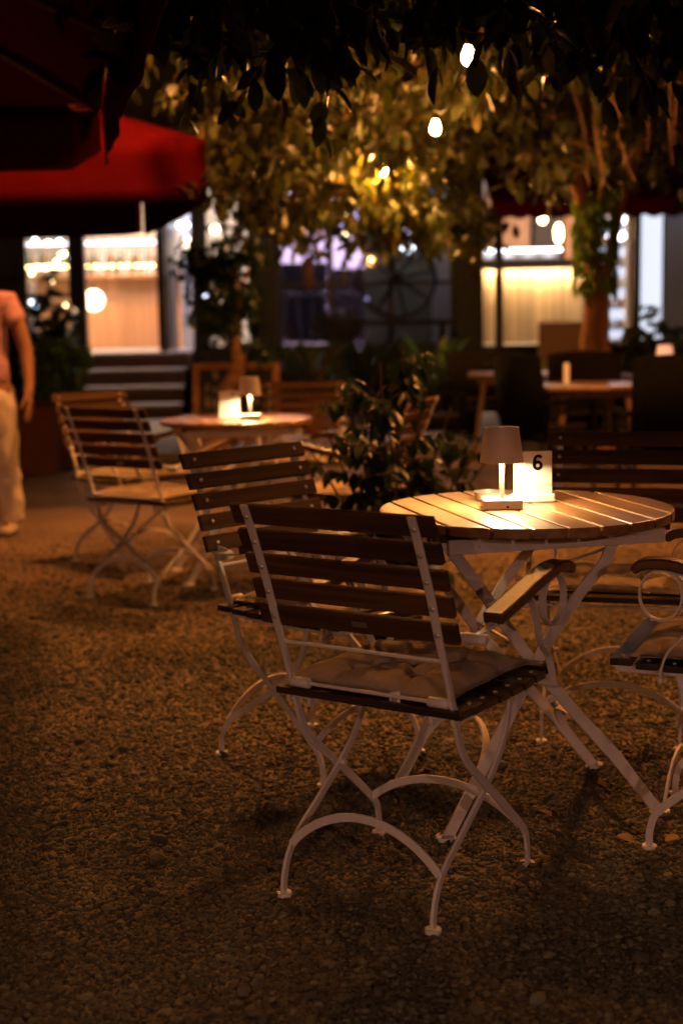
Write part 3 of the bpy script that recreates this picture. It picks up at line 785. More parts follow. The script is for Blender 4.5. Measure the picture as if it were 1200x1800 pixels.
class Leaves:
    def __init__(s, det=False): s.sv, s.sf = leaf_shape(det); s.M = []
    def put(s, p, d, L, roll, wid=1.0):
        d = Vector(d).normalized(); up = Vector((0, 0, 1))
        if abs(d.z) > .97: up = Vector((0, 1, 0))
        y = up.cross(d).normalized(); z = d.cross(y)
        c, q = math.cos(roll), math.sin(roll); y2 = y * c + z * q; z2 = z * c - y * q
        s.M.append((tuple(d * L), tuple(y2 * L * wid), tuple(z2 * L), tuple(p)))
    def build(s, name, m, parent=None):
        A = np.array(s.M); n = len(A); k = len(s.sv)
        V = (s.sv[None, :, 0, None] * A[:, 0][:, None] + s.sv[None, :, 1, None] * A[:, 1][:, None] + s.sv[None, :, 2, None] * A[:, 2][:, None] + A[:, 3][:, None])
        F = [tuple(i + o for i in f) for o in range(0, n * k, k) for f in s.sf]
        me = bpy.data.meshes.new(name); me.from_pydata(V.reshape(-1, 3).tolist(), [], F); me.materials.append(m)
        me.polygons.foreach_set('use_smooth', [True] * len(me.polygons)); me.update()
        o = bpy.data.objects.new(name, me); C.objects.link(o); o.parent = parent; return o
KEEP = [(b, (.20, .20, .10, .09, .5, .7)[i]) for i, b in enumerate(bulbs)]
def clear(p):
    for b, r_ in KEEP:
        if (p - b).length < r_: return False
        # keep the air in front of each bulb thin
        ab = b - Vector((0, 0, HC)); q = p - Vector((0, 0, HC)); t_ = q.dot(ab) / ab.dot(ab)
        if .3 < t_ < 1.0 and r_ == .20 and (q - ab * t_).length < .085: return False
    return True
def fill(lv, tw, blobs, L, seed, per=8, dense=1.0):
    """twigs with drooping leaves spread through ellipsoids (cx,cy,cz,rx,ry,rz,twigs)"""
    r = random.Random(seed)
    for (cx, cy_, cz, rx, ry, rz, n) in blobs:
        for _ in range(int(n * dense)):
            if _ % 9 == 0:
                while True:
                    u = Vector((r.uniform(-1, 1), r.uniform(-1, 1), r.uniform(-1, 1)))
                    if u.length < 1: break
                knot = Vector((cx + u.x * rx, cy_ + u.y * ry, cz + u.z * rz))
            p = knot + Vector((r.gauss(0, .13) * min(1, rx * 2.2), r.gauss(0, .20) * min(1, ry * 2.2), r.gauss(0, .085) * min(1.3, rz * 3))) * (L / .1) ** .8
            if not clear(p): continue
            d = Vector((r.uniform(-1, 1), r.uniform(-1, 1), r.uniform(-1.1, .25))).normalized(); l_ = r.uniform(1.4, 2.6) * L
            e = p + d * l_ + Vector((0, 0, -.25 * l_))
            if tw is not None: tw.tube([p, (p + e) / 2 + Vector((0, 0, .05 * l_)), e], [.0035, .0028, .0018], 4)
            for i in range(per):
                t_ = (i + .6) / per; q = p.lerp(e, t_)
                if not clear(q): continue
                a = i * 2.4 + r.uniform(-.5, .5)
                side = d.cross(Vector((math.cos(a), math.sin(a), .3))).normalized()
                ld = d * .45 + side * .75 + Vector((0, 0, -r.uniform(.1, .95)))
                lv.put(q, ld, L * r.uniform(.5, 1.25), r.uniform(-1.3, 1.3), r.uniform(.75, 1.2))
def limb(pts, r0_, r1_, n=9):
    p = crom(pts, 6); b = MB(); m = len(p)
    rr = [r0_ + (r1_ - r0_) * i / (m - 1) for i in range(m)]
    rr = [q * (1 + .08 * math.sin(i * 1.7)) for i, q in enumerate(rr)]
    b.tube(p, rr, n); return b

# main ficus, trunk at the right, crown spreading over the middle of the garden
ft = thing('ficus_tree', 'large ficus with lit hanging crown and aerial roots, trunk right of the lit bar', 'tree', (2.08, 11.9, 0))
inv = Matrix.Translation((-2.08, -11.9, 0))
def lc(pts): return [inv @ Vector(p) for p in pts]
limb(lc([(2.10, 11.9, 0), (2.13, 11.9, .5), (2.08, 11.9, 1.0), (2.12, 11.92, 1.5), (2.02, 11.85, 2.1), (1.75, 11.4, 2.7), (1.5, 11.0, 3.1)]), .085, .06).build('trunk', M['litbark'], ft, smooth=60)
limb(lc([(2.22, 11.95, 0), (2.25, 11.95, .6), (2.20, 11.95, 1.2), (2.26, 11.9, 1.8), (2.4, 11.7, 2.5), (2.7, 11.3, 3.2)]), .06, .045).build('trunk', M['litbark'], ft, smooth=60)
for q in ([(1.5, 11.0, 3.1), (1.1, 10, 3.0), (.7, 9, 2.75), (.45, 8, 2.62)], [(1.6, 11.1, 3.1), (.9, 11, 3.0), (.1, 10.6, 2.8), (-.6, 10, 2.7)],
          [(1.5, 11.0, 3.1), (1.7, 9.6, 3.1), (1.6, 8, 2.9), (1.3, 6.8, 2.75)], [(2.7, 11.3, 3.2), (2.8, 10, 3.2), (2.6, 8.5, 3.0)], [(.7, 9, 2.75), (.1, 8.2, 2.7), (-.5, 7.6, 2.55)]):
    limb(lc(q), .045, .014).build('limb', M['bark'], ft, smooth=60)
lv = Leaves(False); tw = MB()
fill(lv, tw, [
    (.38, 9.9, 2.28, .62, 1.4, .36, 150), (.45, 8.6, 2.42, .50, .9, .26, 70), (.20, 10.6, 2.05, .55, .8, .34, 90), (.75, 10.4, 2.12, .45, .9, .30, 70),
    (-.28, 8.6, 2.42, .44, 1.1, .34, 140), (-.45, 9.4, 2.28, .36, 1.0, .40, 130), (-.30, 10.2, 2.05, .42, .6, .32, 34), (-.60, 7.5, 2.66, .28, .6, .18, 40),
    (1.15, 8.9, 2.48, .55, 1.3, .34, 80), (1.65, 9.2, 2.62, .70, 1.5, .42, 70), (2.3, 9.4, 2.62, .65, 1.5, .48, 60), (1.9, 11.0, 2.55, .8, 1.0, .40, 60),
    (2.8, 10.8, 2.55, .7, 1.0, .42, 70), (.9, 7.2, 2.62, .65, 1.0, .22, 90), (.2, 7.0, 2.62, .55, .9, .22, 80), (.0, 9.2, 3.0, 1.6, 2.2, .30, 150), (1.8, 9.2, 3.1, 1.6, 2.2, .30, 130),
    (.72, 11.4, 2.05, .40, .7, .24, 50)], .105, 21)
lv.build('crown', M['leaf'], ft).location = inv.translation
tag(tw.build('twigs', M['bark'], ft), kind='stuff').location = inv.translation
# creeper foliage round the trunk top
lv = Leaves(False)
r = random.Random(9)
for _ in range(420):
    a = r.random() * 6.28; z = r.uniform(1.45, 2.25); q = Vector((2.12 + math.cos(a) * .15, 11.88 + math.sin(a) * .15, z))
    lv.put(q, (math.cos(a) * .5, math.sin(a) * .5, -1), r.uniform(.08, .13), r.uniform(-1, 1))
lv.build('creeper', M['leaf_green'], ft).location = inv.translation
# aerial roots
rr = random.Random(4)
for (x0, y0, x1, y1, Y, th) in [(1000, 130, 1035, 330, 7.0, .009), (1040, 110, 1052, 350, 7.8, .014), (1075, 170, 1060, 240, 7.3, .006), (1065, 200, 1108, 320, 7.6, .009), (1102, 85, 1092, 225, 6.4, .006), (1172, 70, 1180, 290, 7.0, .006), (1128, 60, 1138, 270, 7.8, .005), (1015, 60, 1022, 260, 8.4, .006), (1190, 100, 1186, 250, 8.2, .006)]:
    a = P(x0, y0 - 60, Y); b = P(x1, y1, Y); pts = []
    for i in range(7):
        t_ = i / 6; q = a.lerp(b, t_); q.x += rr.uniform(-.012, .012); q.y += rr.uniform(-.05, .05); pts.append(q)
    limb(lc(pts), th, th * .55, 7).build('aerial_root', M['root'], ft, smooth=60)

# nearer tree whose branches hang into the top of the picture (its trunk stands outside, on the right)
nt_ = thing('ficus_tree', 'near ficus branches with large dark leaves along the top edge of the photo', 'tree', (3.3, 3.4, 0))
i2 = Matrix.Translation((-3.3, -3.4, 0))
def l2(pts): return [i2 @ Vector(p) for p in pts]
limb(l2([(3.3, 3.4, 0), (3.35, 3.4, 1), (3.2, 3.45, 2), (2.7, 3.6, 2.8)]), .13, .08, 12).build('trunk', M['bark'], nt_, smooth=60)
for q in ([(2.7, 3.6, 2.8), (1.9, 3.9, 2.75), (1.1, 4.2, 2.55), (.3, 4.5, 2.45), (-.5, 4.7, 2.42)], [(1.9, 3.9, 2.75), (1.5, 4.6, 2.5), (1.0, 5.2, 2.5)], [(2.7, 3.6, 2.8), (1.6, 3.3, 2.75), (.6, 3.3, 2.55), (-.1, 3.5, 2.45)]):
    limb(l2(q), .035, .010).build('limb', M['bark'], nt_, smooth=60)
tb = [P(1010, 18, 4.3), P(960, 38, 4.3), P(900, 62, 4.25), (P(860, 62, 4.22)), P(800, 48, 4.2), P(740, 30, 4.2)]
limb(l2(tb), .007, .003, 6).build('limb', M['bark'], nt_, smooth=60)
lv = Leaves(True); tw = MB()
fill(lv, tw, [(-.40, 4.5, 2.28, .32, .5, .16, 44), (-.05, 4.3, 2.24, .34, .5, .13, 46), (.25, 4.4, 2.30, .30, .5, .12, 34), (.80, 4.2, 2.26, .34, .5, .13, 42), (1.08, 4.3, 2.20, .30, .5, .13, 40),
              (.5, 4.2, 2.36, .4, .5, .10, 26), (-.15, 4.0, 2.42, .5, .6, .14, 60), (.9, 4.0, 2.42, .6, .6, .14, 60), (.3, 5.2, 2.62, .8, .6, .14, 60), (-.3, 5.4, 2.5, .5, .5, .16, 46), (1.2, 5.4, 2.55, .5, .5, .16, 40)], .098, 33, per=7)
for (px, py, Y, dx, dz, L) in [(888, 70, 4.25, -.25, -1, .105), (918, 62, 4.27, -.2, -1, .11), (850, 70, 4.2, -.5, -1, .085), (835, 98, 4.2, .05, -1, .12), (768, 118, 4.2, -.25, -1, .11), (640, 50, 4.2, .5, -1, .12), (600, 90, 4.2, .35, -1, .11), (560, 70, 4.1, .1, -1, .15)]:
    lv.put(P(px, py, Y), (dx, r.uniform(-.3, .3), dz), L, r.uniform(-.5, .5) + math.pi / 2 * 0, 1.15)
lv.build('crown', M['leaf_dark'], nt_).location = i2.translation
tag(tw.build('twigs', M['bark'], nt_), kind='stuff').location = i2.translation

# dark trees closing the view above the roof line
for i, (x, y, z, n_, lb) in enumerate([(-6.5, 24.5, 6.2, 260, 'dark tree crown rising behind the building on the left'), (1.5, 25.5, 6.6, 300, 'dark tree crown rising behind the middle of the building'), (7.5, 24.5, 6.2, 260, 'dark tree crown rising behind the building on the right')]):
    t = thing('background_tree', lb, 'tree', (x, y, 0), 0, 'dark trees behind the building')
    limb([(0, 0, 0), (.1, 0, 2), (-.1, .1, 4), (0, 0, z)], .25, .12, 10).build('trunk', M['bark'], t, smooth=60)
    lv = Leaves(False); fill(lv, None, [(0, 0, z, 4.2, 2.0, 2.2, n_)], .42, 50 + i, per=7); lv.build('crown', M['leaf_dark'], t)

# ------------------------------------------------------------------ shrubs and pots
def shrub(name, label, cat, loc, stems, L, m, seed, pot=None, group=None):
    t = thing(name, label, cat, loc, 0, group); r = random.Random(seed); z0 = 0
    if pot: z0 = pot
    sb = MB(); lv = Leaves(True)
    for (dx, dy, h, lean) in stems:
        p = [Vector((dx * .12, dy * .12, z0)), Vector((dx * .5, dy * .5, z0 + (h - z0) * .5)), Vector((dx, dy, h))]
        pp = crom(p, 5); sb.tube(pp, [.009 - .006 * i / (len(pp) - 1) for i in range(len(pp))], 6)
        for i in range(int((19 if name == 'potted_ficus' else 26) * lean)):
            t_ = r.uniform(.22, 1.0); q = pp[min(int(t_ * (len(pp) - 1)), len(pp) - 2)].lerp(pp[min(int(t_ * (len(pp) - 1)) + 1, len(pp) - 1)], r.random())
            a = r.random() * 6.28; e = q + Vector((math.cos(a), math.sin(a), r.uniform(-.25, .4))) * r.uniform(.06, .19)
            sb.tube([q, e], [.0025, .0014], 4)
            for k in range(6):
                s_ = (k + 1) / 6; b = q.lerp(e, s_); a2 = a + (1 if k % 2 else -1) * r.uniform(.3, 1.3)
                lv.put(b, (math.cos(a2), math.sin(a2), -r.uniform(.2, 1.4)), L * r.uniform(.7, 1.2), r.uniform(-.7, .7))
    sb.build('stem', M['bark'], t, smooth=60); lv.build('foliage', m, t)
    return t
rs = random.Random(77)
bt = shrub('potted_ficus', 'bushy dark green ficus between the two garden tables', 'plant', (.20, 5.58, 0),
      [(.05, .02, 1.17, .50), (-.04, .05, 1.08, .45), (.13, -.03, 1.0, .45), (-.26, -.05, .84, .55), (-.13, .08, .96, .5), (.24, .05, .90, .5), (.36, -.04, .80, .6), (.0, -.04, 1.0, .6), (-.18, .0, 1.0, .5), (.16, .02, 1.08, .5), (-.10, -.08, .70, .45), (.44, .05, .76, .35), (-.33, .02, .76, .3), (.02, -.1, .90, .4), (-.22, -.1, .50, .32), (.27, -.1, .50, .16)], .074, M['leaf_mid'], 5, pot=.19)
b = MB(); b.lathe([(.09, 0), (.115, .02), (.13, .18), (.14, .185), (.14, .21), (.125, .21), (.12, .185), (.001, .18)], 28, closed=True); b.build('pot', M['pot'], bt, smooth=35)

# small bonsai-like tree by the chalkboard
st = thing('small_tree', 'small tree with orange lit crooked trunk in front of the chalkboard', 'tree', (0, 0, 0))
tp = [P(*q) for q in ((392, 800, 12.2), (396, 700, 12.2), (408, 668, 12.2), (420, 640, 12.2), (414, 600, 12.2), (412, 560, 12.2), (416, 520, 12.2), (412, 480, 12.2))]
tp[0].z = .0; st.location = (tp[0].x, 12.2, 0); o_ = Vector(st.location)
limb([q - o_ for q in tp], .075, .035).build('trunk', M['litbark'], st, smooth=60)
for e in ((370, 500), (440, 470), (395, 440), (360, 450)):
    limb([tp[6] - o_, (tp[6].lerp(P(e[0], e[1], 12.2), .5)) - o_, P(e[0], e[1], 12.3) - o_], .025, .008).build('limb', M['litbark'], st, smooth=60)
lv = Leaves(False); bl = []
for (px, py, rx, rz, n_) in ((372, 452, .20, .20, 34), (420, 430, .17, .15, 26), (385, 500, .19, .19, 34), (395, 545, .15, .10, 20), (350, 435, .11, .10, 12), (440, 505, .10, .08, 10), (450, 610, .10, .08, 8), (375, 545, .13, .09, 14)):
    q = P(px, py, 12.2) - o_; bl.append((q.x, q.y, q.z, rx, .25, rz, n_))
kk = KEEP; KEEP = []
fill(lv, None, bl, .085, 8, dense=1.7); lv.build('crown', M['leaf_mid'], st); KEEP = kk

def rosette(name, label, cat, loc, n, L, m, seed, wid=.10, up=.9, z0=.0, group=None, pot=None, curve=.5):
    """plant of long arching blades"""
    t = thing(name, label, cat, loc, 0, group); r = random.Random(seed); b = MB()
    for i in range(n):
        a = i * 2.4 + r.uniform(-.3, .3); l_ = L * r.uniform(.7, 1.1); el = up * r.uniform(.6, 1.1)
        d = Vector((math.cos(a), math.sin(a), 0)); side = Vector((-d.y, d.x, 0)); vs = []; fs = []
        for k in range(9):
            s_ = k / 8; p = Vector((0, 0, z0)) + d * (l_ * s_ * math.cos(el)) + Vector((0, 0, l_ * s_ * math.sin(el) - curve * l_ * s_ * s_ * .6))
            w_ = wid * l_ * math.sin(math.pi * min(.98, .12 + .86 * s_)) * .5
            vs += [p + side * w_ + Vector((0, 0, w_ * .4)), p, p - side * w_ + Vector((0, 0, w_ * .4))]
        for k in range(8):
            o = k * 3; fs += [(o, o + 1, o + 4, o + 3), (o + 1, o + 2, o + 5, o + 4)]
        b.add(vs, fs)
    b.build('foliage', m, t, smooth=60)
    if pot:
        q = MB(); q.lathe([(pot[0] * .7, 0), (pot[0] * .95, pot[1] * .9), (pot[0], pot[1] * .9), (pot[0], pot[1]), (pot[0] * .85, pot[1]), (pot[0] * .8, pot[1] * .9), (.001, pot[1] * .88)], 24, closed=True); q.build('pot', pot[2], t, smooth=35)
    return t
def gx(px, Y): return P(px, 600, Y).x
rosette('palm_plant', 'spiky green palm behind the far lit table, under the hanging lantern', 'plant', (gx(548, 14.5), 14.5, .055), 22, .95, M['leaf'], 3, .07, 1.15, .42, pot=(.16, .42, M['terracotta']))
rosette('banana_plant', 'bright green arching leaf plant in front of the lit bar counter', 'plant', (gx(925, 13.6), 13.6, .055), 5, 1.15, M['leaf_green'], 6, .16, 1.25, .30, pot=(.2, .36, M['pot']), curve=.75)
rosette('leafy_plant', 'yellowish leafy plant left of the bar, behind the dark chairs', 'plant', (gx(815, 14.2), 14.2, .055), 26, .85, M['leaf'], 12, .12, 1.1, .35, pot=(.2, .36, M['pot']))
shrub('leafy_shrub', 'dark leafy shrub against the bright white wall at the right', 'plant', (gx(1140, 13.2), 13.2, .055), [(.1, 0, 1.25, 1), (-.15, .05, 1.1, 1), (.25, 0, 1.1, 1), (-.3, 0, .95, 1), (.05, .1, 1.0, 1)], .10, M['leaf'], 15)
shrub('leafy_shrub', 'small leafy shrub right of the ficus trunk, before the fridge', 'plant', (gx(1085, 12.9), 12.9, .055), [(.1, 0, 1.05, 1), (-.12, .05, .95, 1), (.2, 0, .9, 1)], .10, M['leaf'], 16)
pl_ = MB(); 
def planter(label, px, Y, w_, h_, seed, fol):
    t = thing('planter', label, 'planter', (gx(px, Y), Y, 0), R(4), 'reddish planters behind the walking person')
    b = MB(); b.box((0, 0, h_ / 2), (w_, w_, h_)); b.box((0, 0, h_ - .03), (w_ + .04, w_ + .04, .06)); b.build('box', M['terracotta'], t, bevel=.008)
    s_ = MB(); s_.box((0, 0, h_ + .004), (w_ - .05, w_ - .05, .012)); s_.build('soil', M['soil'], t)
    return t
planter('reddish brown planter box just behind the walking person', 62, 11.9, .30, .56, 1, 0)
planter('reddish brown planter box right of the other planter, under green plants', 96, 12.4, .30, .58, 2, 0)
shrub('potted_shrub', 'broad green shrub growing in the planters behind the walking person', 'plant', (gx(98, 12.4), 12.4, .585), [(.1, 0, .45, 1), (-.15, .05, .5, 1), (.2, .1, .4, 1), (-.25, 0, .4, 1), (0, 0, .55, 1)], .09, M['leaf_green'], 25)
shrub('potted_conifer', 'tall dark shrub in front of the left window', 'plant', (gx(92, 17.4), 17.4, .055), [(.0, 0, 1.95, 1), (-.12, .05, 1.5, 1.4), (.15, .1, 1.4, 1.4), (-.22, 0, 1.1, 1.6), (.2, 0, 1.0, 1.6), (.05, 0, 1.2, 1.4)], .13, M['leaf_dark'], 26)

# fallen leaves
lf = Leaves(True)
fl = [(958, 1415, 'dark curled fallen leaf on the gravel between the table legs', .07, 1), (968, 1438, 'yellow fallen leaf tip beside the dark curled leaf', .06, 0), (1060, 1386, 'brown fallen leaf lying flat beneath the number 6 table', .05, 0), (1085, 1470, 'dull fallen leaf right of the curled one', .06, 0),
      (1168, 1482, 'orange fallen leaf beside the right chair foot', .055, 0), (968, 1510, 'small orange fallen leaf right of the front chair foot', .045, 0), (1130, 1320, 'small orange fallen leaf behind the table leg', .05, 0), (905, 1372, 'orange fallen leaf behind the table leg arch', .05, 0), (775, 1268, 'pale fallen leaf under the chair seat', .05, 0), (535, 1518, 'flat brown stone coloured leaf near the front arch', .04, 0), (1090, 1250, 'yellow fallen leaf far under the table', .06, 0), (985, 1302, 'tiny orange fallen leaf', .04, 0)]
for i, (px, py, lb, L, dk) in enumerate(fl):
    d = fw + cR * ((px - 600) / 2500.0) + cU * ((900 - py) / 2500.0); q = Vector((0, 0, HC)) + d * ((.012 - HC) / d.z)
    l_ = Leaves(True); a = rs.random() * 6.28
    l_.put(Vector((0, 0, .004 if not dk else .0)), (math.cos(a), math.sin(a), .15 if not dk else 1.2), L, .2)
    o = l_.build('fallen_leaf', M['leaf_dark'] if dk else M['leaf_fallen']); o.location = q
    tag(o, lb, 'leaf', 'fallen leaves on the gravel')

# ------------------------------------------------------------------ chalkboard
YB = 13.0
bb = thing('chalkboard', 'wood framed A-board with chalk writing behind the far lit table', 'sign', (gx(410, YB), YB, .055), R(-4))
W_, H_ = .80, .80; tilt = Matrix.Rotation(R(-9), 3, 'X')
def brd(s):
    b = MB()
    for x in (-W_ / 2 + .03, W_ / 2 - .03): b.box(tilt @ Vector((x, 0, H_ / 2)) + Vector((0, s * .0, 0)), (.06, .028, H_), tilt)
    for z in (.10, H_ - .03): b.box(tilt @ Vector((0, 0, z)), (W_ - .122, .028, .06), tilt)
    return b
brd(0).build('frame', M['boardframe'], bb, bevel=.004)
b = MB(); b.box(tilt @ Vector((0, .004, H_ / 2 + .03)), (W_ - .11, .012, H_ - .18), tilt); pn = b.build('panel', M['board'], bb)
ck = MB(); r = random.Random(3)
def glyph(x, z, h, kind):
    G = {0: [[(0, 0), (0, 1), (.5, 1)], [(0, .55), (.45, .5), (.5, .2), (.2, 0), (0, 0)]], 1: [[(0, 0), (0, 1)], [(0, 1), (.5, 1)], [(0, .5), (.4, .5)]],
         2: [[(.25, 0), (0, .25), (.0, .5), (.25, .62), (.5, .45), (.45, .1), (.25, 0)]], 3: [[(0, 0), (0, .6)], [(0, .45), (.25, .6), (.4, .5), (.42, 0)]],
         4: [[(0, 1), (.1, 0)], [(.35, .6), (.3, 0), (.5, .05)]], 5: [[(0, .8), (.2, 1), (.45, .85), (.4, .55), (.0, 0), (.5, .02)]], 6: [[(.05, .9), (.4, 1), (.45, .7), (.15, .55), (.5, .4), (.4, .05), (.0, .08)]]}
    for st_ in G[kind]:
        q = [tilt @ Vector((x + a * h * .9, -.0065, z + c * h)) for a, c in st_]
        ck.sweep(crom(q, 3), tilt @ Vector((0, 1, 0)), .0012, h * .055)
for row, (z, h, ks, x) in enumerate([(.655, .085, [0], -.20), (.53, .075, [1, 2, 4, 3], -.27), (.405, .08, [0, 4, 0, 2], -.27), (.29, .06, [2, 3, 3, 2], -.27), (.17, .075, [4, 2, 3], -.27), (.17, .10, [5, 6], .06), (.29, .06, [3, 2, 4], .03), (.42, .07, [5, 2], .12), (.55, .07, [6, 2], .13)]):
    for k in ks: glyph(x, z, h, k); x += h * .78
ck.build('chalk_writing', M['chalk'], pn)
b = MB()
for x in (-W_ / 2 + .03, W_ / 2 - .03): b.tube([(x, .135, H_ - .05), (x, .36, .0)], .016, 6)
b.build('rear_strut', M['boardframe'], bb)

# ------------------------------------------------------------------ building
YF = 18.5; ZF = .84; YR = 24.0; ZC = 3.95
bd = thing('cafe_building', 'dark framed glass cafe front with lit bars inside, across the background', 'building', (0, YF, 0))
OB = Vector((0, YF, 0))
def X(px, Y=YF): return P(px, 500, Y).x
def Z(px, py, Y=YF): return P(px, py, Y).z
def part(name, a, b, m, parent=bd, bevel=0):
    q = MB(); q.box2(Vector(a) - OB, Vector(b) - OB); return q.build(name, m, parent, bevel=bevel)
part('floor', (-8, YF + .02, ZF - .18), (8, YR, ZF), M['floor_in'])
part('plinth', (-8, YF, 0), (X(146), YF + .14, ZF), M['darkwall']); part('plinth', (X(335), YF, 0), (8, YF + .14, ZF), M['darkwall'])
part('rear_wall', (-8, YR, ZF), (8, YR + .15, ZC + .3), M['plaster'])
part('ceiling', (-8, YF + .2, ZC), (8, YR, ZC + .12), M['plaster'])
part('side_wall', (-8.15, YF + .02, 0), (-8, YR, ZC + .3), M['darkwall']); part('side_wall', (8, YF + .02, 0), (8.15, YR, ZC + .3), M['darkwall'])
part('fascia', (-8.1, YF - .06, Z(300, 318)), (8.1, YF + .16, Z(300, 240)), M['darkwall'])
part('fascia_trim', (-8.1, YF - .09, Z(300, 318) - .06), (8.1, YF - .062, Z(300, 318) + .05), M['beam'])
part('upper_wall', (-8.1, YF + .1, Z(300, 238)), (8.1, YF + .35, 7.6), M['cladding'])
part('cornice', (-8.1, YF - .10, Z(300, 240)), (8.1, YF + .098, Z(300, 240) + .09), M['beam'])
part('roof', (-8.2, YF + .1, 7.6), (8.2, YR + .2, 7.75), M['darkwall'])
for k in range(14):
    x = -5.2 + k * .8
    part('cladding_rib', (x, YF + .07, Z(300, 238) + .1), (x + .05, YF + .099, 7.5), M['beam'] if k % 3 == 0 else M['darkwall'])
ztop = Z(300, 318) - .062
# columns and posts
part('column', (X(443), YF - .22, 0), (X(488), YF + .2, ztop), M['black'])
part('column', (X(803), YF - .22, 0), (X(846), YF + .2, ztop), M['black'])
for a, b in ((128, 151), (277, 291), (338, 358)): part('post', (X(a), YF - .05, ZF if a == 277 else 0), (X(b), YF + .1, ztop), M['black'])
part('wall_panel', (-8, YF - .02, 0), (X(40), YF + .15, ztop), M['cladding'])
part('post', (X(1112), YF - .03, ZF), (X(1119), YF + .1, ztop), M['black'])
# partitions inside
part('partition', (X(300), YF + 1.2, ZF), (X(338), YF + 1.35, ZC - .002), M['plaster'])
part('partition', (X(445), YF + .25, ZF), (X(445) + .12, YR - .002, ZC - .002), M['greywall'])
part('partition', (X(812), YF + .25, ZF), (X(812) + .12, YR - .002, ZC - .002), M['greywall'])
part('partition', (X(640, 20.3), 20.3, ZF), (X(812), 20.4, ZC - .002), M['olivewall'])
part('partition', (X(1118), YF + .6, ZF), (8 - .002, YF + .75, ZC - .002), M['plaster'])
# windows: frame with its pane
def window(x0, x1, z0, z1, mull, rails):
    q = MB(); t_ = .05
    y0, y1 = YF + .02, YF + .09
    q.box2(Vector((x0, y0, z0)) - OB, Vector((x1, y1, z0 + t_)) - OB); q.box2(Vector((x0, y0, z1 - t_)) - OB, Vector((x1, y1, z1)) - OB)
    for x in [x0, x1 - t_]: q.box2(Vector((x, y0 - .002, z0 + t_)) - OB, Vector((x + t_, y1 + .002, z1 - t_)) - OB)
    for (x, w_) in mull: q.box2(Vector((x - w_ / 2, y0 - .006, z0 + t_)) - OB, Vector((x + w_ / 2, y1 + .006, z1 - t_)) - OB)
    for z in rails: q.box2(Vector((x0 + t_, y0 + .012, z - .025)) - OB, Vector((x1 - t_, y1 - .012, z + .025)) - OB)
    fr = q.build('window', M['black'], bd)
    g_ = MB(); g_.box2(Vector((x0 + .02, YF + .05, z0 + .02)) - OB, Vector((x1 - .02, YF + .056, z1 - .02)) - OB); g_.build('pane', M['glass'], fr)
window(X(40), X(128), ZF + .002, ztop, [], [Z(90, 520)])
window(X(358), X(443), ZF + .002, ztop, [(X(396), .06)], [Z(400, 400)])
window(X(488), X(803), ZF + .002, ztop, [(X(581), .075), (X(686), .075), (X(795), .06)], [Z(560, 402), Z(560, 500)])
window(X(1119), X(1260), ZF + .002, ztop, [], [])
# door leaf (open inwards) at the bar
dl = part('door', (X(291), YF + .12, ZF + .01), (X(296), YF + 1.0, ztop - .3), M['black'])
# steps
sp = thing('steps', 'brown wooden steps with grey treads up to the bar door', 'steps', (0, YF, 0))
for i in range(4):
    z1 = ZF - .002 - i * .20; y1 = YF - .01 - i * .33
    a = MB(); a.box2(Vector((X(140) - .05, y1 - .30, z1 - .035)) - OB, Vector((X(332), y1 + .03 - .033 * (i > 0), z1)) - OB); a.build('tread', M['tread'], sp, bevel=.006)
    if True:
        a = MB(); a.box2(Vector((X(140) - .03, y1 - .28, max(.055, z1 - .195))) - OB, Vector((X(332) - .02, y1 - .25, z1 - .037)) - OB); a.build('riser', M['step'], sp)

# ------------------------------------------------------------------ inside: left bar
def bx(name, a, b, m, label, cat, group=None, bevel=0):
    q = MB(); a = Vector(a); b = Vector(b); c = (a + b) / 2; c.z = min(a.z, b.z); q.box2(a - c, b - c)
    o = q.build(name, m, None, bevel=bevel); o.location = c; return tag(o, label, cat, group)
yb = 21.0
ct = thing('bar_counter', 'warm lit plank fronted bar counter seen through the open door', 'bar counter', (X(215, yb), yb, ZF))
q = MB(); wbar = 2.5
for k in range(8):
    q.box((-wbar / 2 + wbar / 8 * (k + .5), 0, .50), (wbar / 8 - .005, .04, .98))
q.build('front', M['barwood'], ct)
q = MB(); q.box((0, .25, .50), (wbar, .44, 1.0)); q.build('body', M['darkwall'], ct)
q = MB(); q.box((0, .18, 1.035), (wbar + .1, .72, .06)); q.build('top', M['barwood'], ct, bevel=.008)
q = MB(); q.box((0, -.012, .72), (wbar, .03, .05)); q.build('rail', M['barwood'], ct)
def shelf(label, x0, x1, y, zs, led, n, seed, grp):
    t = thing('bottle_shelf', label, 'shelf', ((x0 + x1) / 2, y, ZF))
    hw_ = (x1 - x0) / 2; r = random.Random(seed)
    f_ = MB()
    for sx in (-1, 1): f_.box((sx * hw_, 0, 1.4), (.05, .3, 2.8))
    f_.build('upright', M['darkwall'], t)
    for z, lm in zs:
        s_ = MB(); s_.box((0, 0, z - ZF), (2 * hw_ - .052, .3, .04)); so = s_.build('shelf_board', M['barwood'], t)
        l_ = MB(); nd = 34; pp = []; rr_ = []
        for k in range(nd):
            xx = -hw_ + .05 + (2 * hw_ - .1) * (k + r.uniform(.35, .65)) / nd; w2 = .014 if lm is M['led_warm'] else .026
            pp += [(xx - w2 - .003, -.165, z - ZF), (xx - w2, -.165, z - ZF), (xx + w2, -.165, z - ZF), (xx + w2 + .003, -.165, z - ZF)]; rr_ += [.002, .013, .013, .002]
        l_.tube(pp, rr_, 6)
        l_.build('light_strip', lm, so)
    return t
